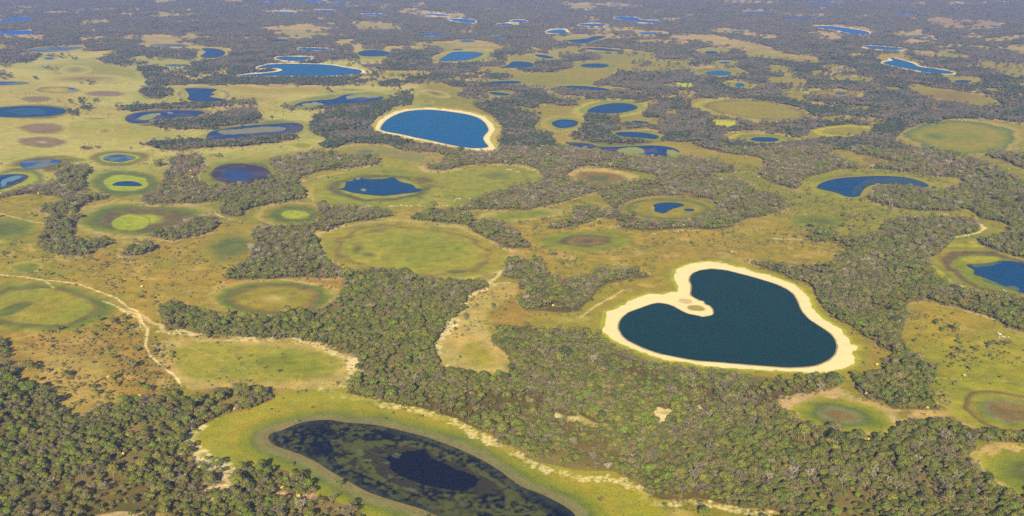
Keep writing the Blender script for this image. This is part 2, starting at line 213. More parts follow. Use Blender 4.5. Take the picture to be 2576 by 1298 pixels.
# ---- woods and open ground, painted in order
F, O = 1, 0
COVER = [
 (O, p(-400,157, 0,157, 80,157, 100,140, 130,143, 190,150, 215,142, 290,137, 250,147, 240,152, 310,170, 360,182, 362,213, 440,214, 640,213, 880,216, 1000,218, 1034,212, 1111,208, 1156,224, 1184,238, 1190,262, 1220,270, 1245,285, 1265,320, 1272,378, 1288,412, 1320,412, 1355,425, 1368,444, 1363,459, 1325,470, 1288,475, 1244,484, 1206,500, 1169,519, 1144,524, 1156,530, 1194,527, 1288,529, 1325,529, 1351,521, 1375,517, 1413,509, 1440,500, 1463,494, 1500,484, 1520,500, 1545,530, 1551,557, 1563,574, 1588,577, 1638,580, 1688,577, 1738,574, 1788,578, 1838,572, 1850,562, 1875,552, 1908,547, 1960,535, 1987,525, 1970,500, 1932,486, 1905,482, 1888,467, 1850,449, 1813,452, 1790,442, 1800,434, 1850,434, 1853,425, 1825,410, 1788,400, 1725,397, 1713,385, 1740,375, 1678,357, 1725,360, 1775,374, 1813,384, 1875,391, 1913,397, 1925,412, 1923,424, 1900,434, 1913,444, 1932,456, 1957,464, 1990,475, 2010,478, 2012,462, 2027,447, 2065,437, 2085,432, 2107,425, 2172,424, 2232,426, 2282,434, 2332,441, 2407,447, 2445,454, 2482,462, 2507,459, 2576,470, 2976,470, 2976,1500, -400,1500)),
 # wood belt left of and below the bright blue lake
 (F, p(752,272, 781,270, 819,265, 894,260, 969,252, 1006,240, 986,230, 1044,228, 1054,235, 1034,262, 994,268, 981,275, 956,290, 941,300, 934,324, 944,330, 1006,344, 1044,354, 1094,364, 1144,374, 1181,382, 1235,384, 1265,350, 1290,360, 1288,416, 1269,413, 1231,411, 1181,415, 1144,422, 1119,427, 1094,428, 1074,425, 1074,417, 1104,407, 1124,399, 1119,390, 1094,383, 1031,381, 999,375, 981,365, 944,361, 894,362, 861,365, 851,372, 819,372, 804,367, 830,350, 785,335, 780,310, 790,300, 784,284)),
 (O, p(1034,215, 1111,210, 1156,226, 1120,236, 1140,250, 1184,262, 1160,272, 1130,275, 1120,268, 1040,265)),
 (F, p(1143,240, 1165,232, 1205,233, 1230,247, 1245,262, 1275,275, 1310,285, 1360,295, 1345,325, 1400,360, 1290,400, 1265,350, 1262,315, 1240,290, 1200,272, 1190,258)),
 (F, p(362,240, 345,232, 355,222, 380,215, 410,217, 435,228, 430,240, 400,248, 370,246)),
 (F, p(287,274, 305,266, 400,262, 480,256, 560,252, 640,252, 644,268, 560,268, 500,272, 420,274, 300,278)),
 (F, p(378,310, 400,300, 440,297, 520,293, 560,280, 620,270, 644,275, 660,294, 700,296, 715,302, 690,308, 620,315, 560,320, 520,326, 450,326, 400,322)),
 (F, p(353,362, 365,357, 420,352, 480,348, 530,352, 560,352, 640,343, 740,334, 755,340, 740,352, 660,362, 600,370, 520,372, 450,380, 400,374)),
 (F, p(80,172, 95,168, 125,167, 152,173, 150,177, 115,180, 90,177)), (F, p(-60,172, 0,174, 20,183, 38,193, 20,200, -60,201)), (F, el(13,165,14,3.5)), (F, el(149,161.5,7,2)), (F, el(89,199.5,6,2.5)), (F, el(177,259,12,4)), (F, el(214,270,18,4)), (F, el(204,255,8,3)), (F, el(186,286,15,4)), (F, el(88,260,9,3)), (F, el(225,210,12,2.5)), (F, el(203,210,8,2)), (F, el(240,253,8,3)), (F, el(218,371.5,18,5)), (F, el(248,370,9,4)), (F, el(330,370,6,2.5)), (F, el(331,194,5,2)), (F, el(734,274,10,4)), (F, el(715,269,6,3)), (F, el(716,257,0.1,.1)), (F, el(397,414,10,4)), (F, el(548,393,10,3)), (F, el(1530,169,7,2)), (F, el(1500,176,5,2)), (F, el(1519,200,7,3)), (F, el(1515,207,9,3)), (F, el(832,230,10,3)),
 (F, p(674,403, 690,397, 740,395, 790,380, 830,388, 900,394, 945,397, 958,408, 930,416, 860,424, 800,432, 760,445, 740,460, 720,448, 700,430, 680,415)),
 (F, p(644,445, 700,446, 738,456, 762,478, 770,500, 735,505, 700,512, 640,520, 600,545, 555,540, 550,520, 570,500, 540,506, 480,512, 370,515, 360,508, 350,495, 390,485, 405,470, 410,445, 425,425, 430,400, 450,390, 500,392, 515,420, 500,440, 500,462, 520,470, 560,468, 640,452)),
 (F, p(138,432, 150,420, 215,418, 235,432, 210,440, 208,465, 222,482, 170,482, 110,478, 40,480, 60,470, 120,462, 150,455)),
 (F, p(0,492, 40,482, 110,480, 170,482, 200,490, 280,490, 270,500, 225,510, 195,520, 190,545, 205,548, 180,570, 175,600, 205,605, 270,600, 280,618, 240,630, 205,646, 140,640, 90,615, 100,600, 120,570, 110,550, 135,535, 95,535, 110,515, 165,510, 150,492, 60,488, 0,500)),
 (F, p(370,598, 400,578, 450,570, 480,548, 530,540, 545,552, 550,565, 530,585, 470,600, 430,606, 395,600)),
 (F, p(290,645, 330,615, 365,612, 400,625, 380,635, 340,645)),
 # bottom left forest
 (F, p(-400,850, 0,850, 15,870, 20,895, 45,905, 50,935, 30,955, 90,975, 125,985, 135,1010, 175,1050, 215,1045, 235,1025, 290,1020, 335,1000, 400,1000, 430,985, 470,1010, 500,990, 560,975, 620,980, 660,985, 690,995, 680,1010, 630,1030, 560,1045, 530,1060, 500,1075, 470,1095, 460,1105, 490,1140, 530,1155, 575,1185, 570,1210, 550,1225, 520,1245, 505,1275, 440,1500, -400,1500)),
 (F, p(575,1185, 600,1175, 650,1170, 700,1175, 730,1185, 760,1195, 780,1215, 790,1225, 800,1250, 850,1262, 900,1275, 920,1298, 930,1500, 480,1500, 505,1298, 520,1250, 570,1220)),
 (O, p(230,1320, 240,1296, 300,1286, 420,1290, 470,1296, 480,1320)),
 (O, p(545,1235, 560,1218, 580,1210, 590,1200, 600,1200, 580,1225, 560,1245, 530,1270, 510,1280)),
 (O, p(690,1240, 740,1230, 790,1232, 800,1262, 760,1268, 700,1262)),
 # central forest
 (F, p(400,789, 403,770, 420,762, 445,760, 470,770, 520,785, 560,792, 620,797) + q(1,2, 0,598, 200,582, 380,545, 560,552, 700,480, 820,400, 850,330, 920,260, 870,200, 890,150, 1100,130, 1250,120, 1500,140, 1700,200, 1900,225, 2100,225, 2290,215, 2340,260, 2330,300, 2200,335, 2120,390, 2080,470, 2090,530, 2000,590, 1985,650, 1920,720, 1860,780, 1800,860, 1790,960, 1840,1050, 1880,1120, 2080,1140, 2200,1180, 2400,1200, 2560,1150, 2570,1050, 2540,980, 2440,900, 2360,830, 2480,740, 2560,680)
   + q(2,2, 200,690, 330,720, 480,700, 560,740, 700,740, 860,770, 990,820, 1050,890, 1150,930, 1300,1010, 1500,1040, 1700,1060, 2000,1090, 2300,1105, 2576,1125) + q(3,2, 200,1140, 600,1180, 780,1190, 790,1220, 700,1298)
   + q(3,3, 580,30, 450,80, 280,100, 150,150, 120,190, 200,260, 350,340, 540,410, 700,460, 900,480, 1150,480, 1280,460, 1340,370, 1500,350, 1700,340, 1880,330, 1930,380, 1990,450, 2050,530, 2110,590, 2090,640, 2000,680, 2050,780, 2150,850, 2200,900, 2300,980, 2450,1060, 2576,1120) + p(2976,1420, 2976,1500, 2050,1500, 1990,1300)
   + q(2,3, 2576,1225, 2300,1220, 2100,1170, 1850,1110, 1700,1150, 1500,1130, 1380,1080, 1270,960, 1150,920, 1030,850, 780,850, 600,830, 430,790, 310,760, 190,770, 90,650, 0,610)
   + q(1,3, 2490,590, 2400,540, 2380,490, 2200,410, 1950,300, 1780,250, 1650,210, 1400,170, 1150,120, 1000,80, 900,60, 950,0) + q(1,2, 960,1250, 1000,1150, 1030,1030, 1000,1000, 850,960, 740,900, 600,850, 500,850, 380,800, 200,815, 0,805) + p(625,849, 525,841, 475,834, 420,831, 410,811)),
 (O, q(2,3, 340,270, 430,250, 540,290, 650,290, 650,240, 700,290, 860,370, 990,400, 960,412, 790,400, 700,370, 600,340, 450,320)),
 (O, p(1640,1040, 1655,1022, 1675,1030, 1690,1022, 1700,1040, 1680,1050, 1675,1062, 1660,1070, 1648,1058)),
 (O, p(1745,1022, 1765,1018, 1772,1032, 1755,1040)),
 (O, p(1880,1055, 1900,1058, 1890,1068, 1875,1064)),
 (F, p(2430,1088, 2470,1082, 2530,1085, 2576,1080, 2700,1080, 2700,1115, 2576,1115, 2520,1112, 2470,1108, 2445,1104)),
 # woods left of centre
 (F, q(1,1, 0,1000, 150,985, 350,975, 520,1000, 540,1060, 600,1120, 620,1200, 680,1298) + q(1,2, 730,60, 800,100, 880,130, 900,190, 800,200, 700,215, 550,200, 300,200, 150,215, 0,210) + p(600,704, 562,699, 587,674, 612,661, 630,640, 645,610, 630,590)),
 (F, q(1,1, 450,960, 600,940, 640,880, 630,800, 620,750, 780,790, 900,790, 1100,800, 1250,790, 1370,850, 1370,880, 1230,900, 1100,930, 950,930, 850,980, 700,1030, 550,1000, 450,980)),
 (F, p(1032,545, 1054,534, 1082,522, 1119,524, 1181,542, 1181,549, 1219,552, 1257,562, 1288,582, 1338,612, 1335,624, 1290,625, 1264,624, 1231,604, 1194,584, 1169,564, 1119,562, 1034,550)),
 (F, q(2,1, 590,790, 700,770, 870,780, 1000,850, 1100,830, 1110,870, 1000,910, 900,890, 780,900, 770,940, 640,980, 450,1010, 340,1000, 360,970, 450,930, 650,890, 620,830)),
 (F, q(2,2, -60,60, 0,30, 250,20, 330,80, 350,190, 480,210, 600,200, 720,190, 850,140, 850,110, 960,100, 1000,150, 1100,120, 1250,110, 1390,160, 1390,195, 1200,210, 1050,240, 950,260, 850,330, 800,420, 720,470, 690,530, 550,555, 400,540, 250,530, 120,530, 50,440, 60,400, 200,330, 60,310, 70,270, 170,230, 150,210, 0,210, -80,180)),
 # woods right of the heart lake
 (F, p(1863,645, 1890,655, 1932,664, 1982,663, 2032,664, 2094,664, 2107,649, 2102,642, 2144,632, 2132,624, 2087,607, 2052,612, 2034,602, 2045,580, 2090,577, 2110,592, 2144,594, 2212,587, 2224,569, 2244,557, 2282,543, 2307,549, 2357,549, 2407,547, 2457,557, 2465,569, 2457,584, 2407,594, 2382,619, 2357,642, 2337,649, 2340,674, 2357,699, 2395,716, 2432,726, 2482,739, 2557,746, 2976,800, 2976,850, 2576,836, 2545,829, 2505,804, 2482,796, 2445,784, 2407,774, 2370,766, 2332,756, 2295,761, 2282,764, 2277,799, 2277,824, 2265,844, 2277,861, 2295,894, 2320,906, 2332,919, 2357,919, 2352,944, 2345,956, 2337,981, 2345,998, 2370,1035, 2352,1031, 2282,1031, 2244,1028, 2219,1006, 2207,1011, 2182,1006, 2157,986, 2157,973, 2144,954, 2152,944, 2179,939, 2219,929, 2222,909, 2252,896, 2244,886, 2207,874, 2202,856, 2177,849, 2157,836, 2122,826, 2092,809, 2062,784, 2054,766, 2059,746, 2049,731, 2032,716, 1982,699, 1947,686, 1932,680, 1890,662)),
 (F, p(2182,502, 2192,490, 2202,479, 2207,465, 2232,462, 2270,467, 2332,474, 2360,482, 2407,469, 2445,464, 2490,475, 2507,457, 2532,452, 2576,464, 2976,520, 2976,700, 2576,652, 2532,637, 2482,622, 2462,607, 2512,594, 2545,579, 2540,564, 2507,557, 2470,549, 2452,532, 2420,524, 2395,532, 2307,529, 2232,519)),
 (F, p(2507,459, 2480,470, 2440,462, 2420,455, 2500,452)),
 # clearings of the upper woods
 (O, q(2,1, 400,60, 520,60, 700,115, 1000,140, 1300,145, 1450,115, 1560,120, 1900,180, 1900,290, 1650,285, 1400,280, 1150,265, 1000,230, 830,190, 600,190, 440,160, 400,110)),
 (O, el(1682,525,128,32)),
 (O, q(2,1, 660,400, 740,370, 900,380, 1100,410, 1300,430, 1450,460, 1500,500, 1420,520, 1350,520, 1200,530, 1000,560, 850,570, 650,540, 500,490, 560,450)),
 (O, q(2,0, 0,730, 400,725, 490,700, 620,680, 580,620, 750,605, 950,620, 1150,640, 1300,680, 1600,690, 1560,715, 1400,730, 1200,690, 1050,710, 1020,760, 920,800, 800,850, 1000,870, 1370,915, 1350,925, 1100,920, 1000,925, 700,900, 500,880, 300,895, 150,870, 0,840)),
 (O, q(2,0, 330,920, 400,900, 500,960, 800,970, 790,1000, 500,1000, 380,960)),
 (O, q(2,0, 0,1060, 300,1090, 500,1090, 650,1060, 850,1010, 1000,990, 1200,1000, 1350,1040, 1390,1070, 1340,1130, 1320,1180, 1500,1195, 1570,1225, 1550,1250, 1350,1255, 1150,1240, 1080,1215, 1080,1150, 900,1130, 760,1140, 740,1200, 700,1280, 640,1330, 500,1350, 300,1330, 200,1290, 310,1180, 200,1140, 0,1100)),
 (F, q(2,0, 770,1140, 1000,1145, 1090,1170, 1070,1225, 900,1260, 760,1240)),
 (O, el(1612,340,62,15)),
 (F, p(1430,335, 1500,334, 1560,345, 1620,352, 1645,354, 1640,360, 1560,362, 1490,356, 1430,345)),
 (O, el(1890,276,150,26,6)), (O, p(1733,252, 1750,248, 1800,247, 1900,250, 1850,262, 1760,264)),
 (O, p(1955,232, 1975,229, 2010,230, 2015,225, 2060,222, 2110,224, 2170,234, 2185,244, 2150,246, 2080,244, 2020,240, 2030,255, 2080,262, 2150,268, 2240,274, 2245,280, 2180,280, 2110,272, 2030,262, 1995,250, 1960,238)),
 (O, p(2275,217, 2310,215, 2400,226, 2470,238, 2510,255, 2535,270, 2470,268, 2400,258, 2330,245)),
 (O, p(2252,350, 2270,330, 2320,310, 2390,300, 2440,297, 2520,302, 2576,312, 2976,330, 2976,392, 2576,388, 2500,382, 2480,390, 2500,400, 2576,405, 2976,430, 2976,480, 2576,460, 2500,420, 2475,408, 2400,385, 2330,375, 2260,362)),
 (F, p(2495,385, 2520,380, 2576,390, 2976,420, 2976,450, 2576,425, 2530,405, 2500,397)),
 (O, p(1785,305, 1800,298, 1850,302, 1862,315, 1830,322, 1795,315)),
 (O, p(1815,338, 1840,330, 1900,330, 1980,336, 2000,345, 2030,340, 2040,325, 2080,318, 2130,312, 2200,318, 2205,328, 2170,340, 2100,345, 2040,350, 1980,358, 1920,362, 1870,358, 1820,348)),
 (O, p(2085,375, 2130,378, 2180,390, 2245,407, 2240,415, 2180,420, 2135,408, 2100,390)),
 (O, p(1700,210, 1720,207, 1748,210, 1745,220, 1725,222, 1700,218)),
 (O, p(1810,206, 1830,202, 1880,205, 1905,215, 1890,222, 1840,220, 1815,212)),
 (O, el(1809,182,80,12,3)), (O, el(1828,158,42,8)), (O, el(1790,128,45,9)),
 (O, p(1585,102, 1620,98, 1690,100, 1740,106, 1750,114, 1700,112, 1640,108, 1600,107)),
 (O, p(1708,92, 1740,86, 1790,87, 1840,97, 1900,108, 1960,128, 2040,148, 2075,155, 2050,160, 1990,155, 1930,148, 1870,140, 1880,125, 1800,116, 1760,106, 1725,98)),
 (O, p(1780,75, 1820,71, 1880,73, 1895,80, 1920,88, 1860,88, 1800,82)),
 (O, p(1415,118, 1450,116, 1560,122, 1640,130, 1700,138, 1640,140, 1560,134, 1450,128, 1415,122)),
 (O, p(1480,135, 1560,135, 1640,148, 1720,158, 1720,161, 1620,154, 1540,150, 1500,142)),
 (O, el(1635,82,52,6)), (O, p(1345,90, 1400,92, 1440,90, 1470,85, 1550,84, 1545,92, 1520,100, 1490,108, 1460,112, 1420,108, 1380,98)),
 (O, p(1470,72, 1530,70, 1560,78, 1500,80)), (O, el(1335,125,26,5)), (O, p(1310,136, 1360,132, 1410,142, 1420,150, 1380,152, 1290,152, 1280,146)),
 (O, p(1022,108, 1080,104, 1190,100, 1220,104, 1260,112, 1300,118, 1250,126, 1240,135, 1225,148, 1190,156, 1130,158, 1090,158, 1080,146, 1105,132, 1115,122, 1100,115, 1050,114)),
 (O, p(880,60, 900,54, 960,54, 990,64, 1015,68, 980,73, 910,72, 870,74, 905,66)),
 (O, p(705,80, 760,80, 860,86, 920,84, 860,92, 800,88, 780,98, 735,96, 720,88)), (O, p(770,70, 790,66, 812,76, 790,80)),
 (O, p(830,106, 880,100, 890,112, 900,120, 960,126, 990,130, 985,140, 960,146, 960,160, 1010,168, 990,168, 930,160, 910,150, 895,138, 888,122, 870,108)),
 (O, el(1025,186,72,7.5)), (O, p(1210,166, 1260,168, 1288,174, 1340,184, 1380,180, 1370,190, 1288,190, 1220,180, 1170,188, 1168,182, 1200,178)),
 (O, p(1180,205, 1240,200, 1330,198, 1380,200, 1330,215, 1290,214, 1255,210)),
 (O, el(1262,236,38,9)),
 (O, p(160,66, 200,60, 210,52, 240,48, 290,50, 270,57, 230,61, 180,66)), (O, p(190,72, 245,73, 240,78, 200,77)),
 (O, p(180,102, 205,92, 240,89, 287,95, 275,99, 235,100)), (O, p(68,93, 110,92, 118,98, 90,102, 68,100)), (O, p(0,90, 130,88, 130,91, 0,95)),
 (O, p(370,90, 395,89, 395,98, 378,102, 365,110, 420,104, 480,106, 520,116, 590,120, 585,130, 560,132, 500,126, 440,122, 380,118, 355,110)),
 (O, p(455,83, 480,83, 495,90, 470,92)), (O, p(600,92, 640,94, 640,101, 600,100)), (O, p(515,80, 570,78, 560,82)),
 (O, p(415,26, 470,23, 500,24, 480,28, 425,29)), (O, p(448,68, 480,67, 470,73)),
 (O, p(40,126, 120,116, 310,104, 310,107, 215,114, 220,125, 150,135, 90,134)), (O, p(100,130, 130,130, 135,140, 100,140)),
 (O, p(300,152, 360,138, 370,148, 470,152, 500,140, 490,130, 520,118, 575,125, 570,140, 540,150, 480,156, 480,163, 430,168, 395,168, 390,160)),
 (O, p(1500,12, 1560,12, 1620,10, 1620,18, 1560,20)), (O, p(1300,2, 1440,4, 1440,8, 1320,6)), (O, p(1880,22, 2000,26, 2140,33, 2290,38, 2400,46, 2576,52, 2576,70, 2440,74, 2330,68, 2250,62, 2190,55, 2150,50, 2050,42, 1960,40, 1900,34, 1850,38, 1855,30)),
 (F, p(2090,46, 2130,41, 2150,46, 2160,58, 2120,62, 2090,56)), (F, p(2396,58, 2420,55, 2470,60, 2440,64)),
 (O, p(2400,10, 2440,8, 2450,16, 2410,15)), (O, p(2030,20, 2080,18, 2085,23, 2040,24)), (O, p(1810,2, 1960,4, 1960,10, 1840,9)),
 (O, p(2020,62, 2110,62, 2175,67, 2210,82, 2195,86, 2120,72, 2030,66)), (O, p(2242,84, 2270,80, 2330,86, 2370,95, 2340,97, 2260,90)),
 (O, p(2035,92, 2100,91, 2140,97, 2090,100, 2040,95)), (O, p(2270,102, 2330,100, 2390,107, 2350,110, 2280,108)), (O, p(2400,83, 2450,81, 2500,84, 2450,86)),
 (O, el(2375,139,70,7,2)), (O, p(2460,100, 2530,90, 2576,88, 2576,94, 2540,104, 2480,106)), (O, p(2500,120, 2576,110, 2900,112, 2900,150, 2576,142, 2540,126)),
 (O, p(1932,131, 1990,138, 2060,147, 2075,157, 2060,160, 2000,153, 1932,144)), (O, p(2050,165, 2090,160, 2140,168, 2175,182, 2140,180, 2080,174)),
 (O, p(2080,192, 2130,190, 2200,194, 2190,206, 2130,204, 2090,200)), (O, p(2360,190, 2400,188, 2460,194, 2490,210, 2450,213, 2400,207)),
 (O, p(2450,155, 2576,158, 2900,165, 2900,205, 2576,200, 2520,185, 2470,165)), (F, p(2500,162, 2576,168, 2700,172, 2700,182, 2576,180, 2510,172)),
 (O, p(2195,143, 2240,138, 2280,146, 2270,152, 2235,152, 2210,158, 2195,158, 2220,150)),
 (O, p(1932,192, 1975,192, 2030,200, 2035,215, 1990,213, 1932,205)), (O, p(1932,160, 1980,166, 2000,185, 1932,182)),
]

# ---- colours of the ground cover (as they look in full sun)
C = dict(plain=(194,184,112), savanna=(172,148,74), olive=(158,145,66), green=(134,140,54), dgreen=(104,114,58), brown=(140,118,72), dbrown=(112,98,66),
         purple=(138,120,104), tan=(204,180,118), ptan=(212,182,140), sand=(255,236,184), orange=(172,140,80), lime=(172,180,46), yel=(176,178,60), yrim=(206,204,62), floor=(104,92,50), lgreen=(160,156,70), gold=(162,156,50), grey=(140,136,100))
# open-ground tints: polygon, colour, softness (survey px), strength
TINT = [
 (p(-400,-100, 2976,-100, 2976,120, -400,120), 'ptan', 40, .55),
 (p(-400,120, 1060,120, 1060,300, 900,360, 480,420, 0,500, -400,520), 'plain', 20, 1),
 (p(1850,15, 2976,40, 2976,80, 2150,70, 1850,45), 'purple', 6, .6),
 (p(0,600, 620,580, 640,720, 400,780, 340,840, 460,1010, 0,1000), 'savanna', 40, .9),
 (p(60,840, 360,790, 430,1010, 250,1040, 120,990, 50,900), 'orange', 30, .5),
 (p(120,860, 260,830, 260,960, 330,1020, 130,1030, 90,900), 'tan', 22, .5),
 (p(460,800, 400,790, 410,850, 640,860, 640,845), 'orange', 8, .8),
 (p(540,705, 860,700, 860,730, 700,715, 560,722), 'orange', 8, .9),
 (p(1290,540, 2200,560, 2250,640, 1900,640, 1660,690, 1450,820, 1290,810, 1230,700), 'olive', 40, .8),
 (p(1290,540, 2150,560, 2160,600, 1600,640, 1300,700), 'savanna', 30, .6),
 (p(1230,720, 1310,740, 1430,760, 1440,800, 1330,815, 1260,830, 1220,790), 'orange', 20, .7),
 (p(2280,760, 2976,780, 2976,1298, 2440,1298, 2350,960), 'gold', 30, .8),
 (p(2280,770, 2500,790, 2560,860, 2400,830, 2300,800), 'savanna', 20, .5),
 (p(2160,860, 2230,870, 2200,930, 2150,930), 'orange', 12, .7), (p(2200,985, 2450,1040, 2450,1080, 2250,1100, 2200,1010), 'orange', 14, .8),
 (p(620,985, 830,985, 830,1000, 700,1020, 600,1045), 'orange', 8, .9),
 (p(690,1225, 810,1230, 810,1275, 690,1275), 'orange', 8, .8), (p(200,1265, 520,1275, 520,1320, 200,1320), 'orange', 8, .6),
 (p(2120,820, 2180,850, 2170,930, 2100,945, 2050,945, 2120,900), 'olive', 10, .8),
 (p(0,0, 0,0, 0,0), 'sand', 1, 1),
 # meadows
 (p(380,870, 410,855, 480,850, 560,852, 680,860, 790,865, 860,888, 900,905, 895,930, 870,960, 840,985, 700,975, 560,975, 480,980, 440,950, 400,920), 'tan', 10, .9),
 (p(400,880, 520,862, 700,870, 830,890, 870,915, 840,945, 700,960, 560,962, 460,945), 'lgreen', 20, .7),
 (p(430,890, 560,866, 700,872, 820,892, 865,918, 830,945, 700,958, 560,958, 470,940), 'olive', 12, .5), (p(640,900, 760,890, 800,915, 780,940, 690,940), 'green', 18, .7),
 (p(1092,880, 1110,850, 1145,800, 1160,760, 1180,735, 1230,715, 1305,712, 1300,740, 1240,770, 1215,810, 1240,850, 1290,905, 1290,947, 1200,942, 1110,927), 'tan', 8, .95),
 (p(1150,880, 1190,850, 1230,880, 1250,920, 1200,925), 'gold', 16, .6),
 (p(770,475, 800,445, 860,425, 960,405, 1060,395, 1040,385, 940,385, 850,380, 880,365, 960,363, 1030,385, 1100,395, 1110,410, 1060,425, 1100,432, 1200,418, 1290,412, 1355,425, 1365,445, 1320,465, 1250,480, 1150,515, 1000,522, 880,518, 800,505, 775,490), 'lgreen', 8, .95),
 (p(855,375, 950,365, 1060,380, 1110,395, 1080,420, 1040,410, 980,388, 900,388), 'grey', 8, .6),
 (p(820,480, 830,450, 880,435, 1000,425, 1080,440, 1120,470, 1070,500, 950,510, 870,500), 'green', 8, .7),
 (p(2210,1200, 0,0, 0,0), 'sand', 1, 0),
]
TINT += [(p(380,214, 740,218, 900,226, 860,236, 640,232, 460,226), 'olive', 6, .6), (p(110,165, 280,160, 350,185, 300,210, 160,205), 'olive', 8, .6), (p(480,240, 640,238, 700,250, 560,256), 'olive', 4, .5), (p(180,300, 330,310, 480,340, 380,350, 240,345, 160,330), 'lgreen', 10, .6), (p(1060,225, 1130,228, 1120,262, 1050,256), 'olive', 5, .4)]
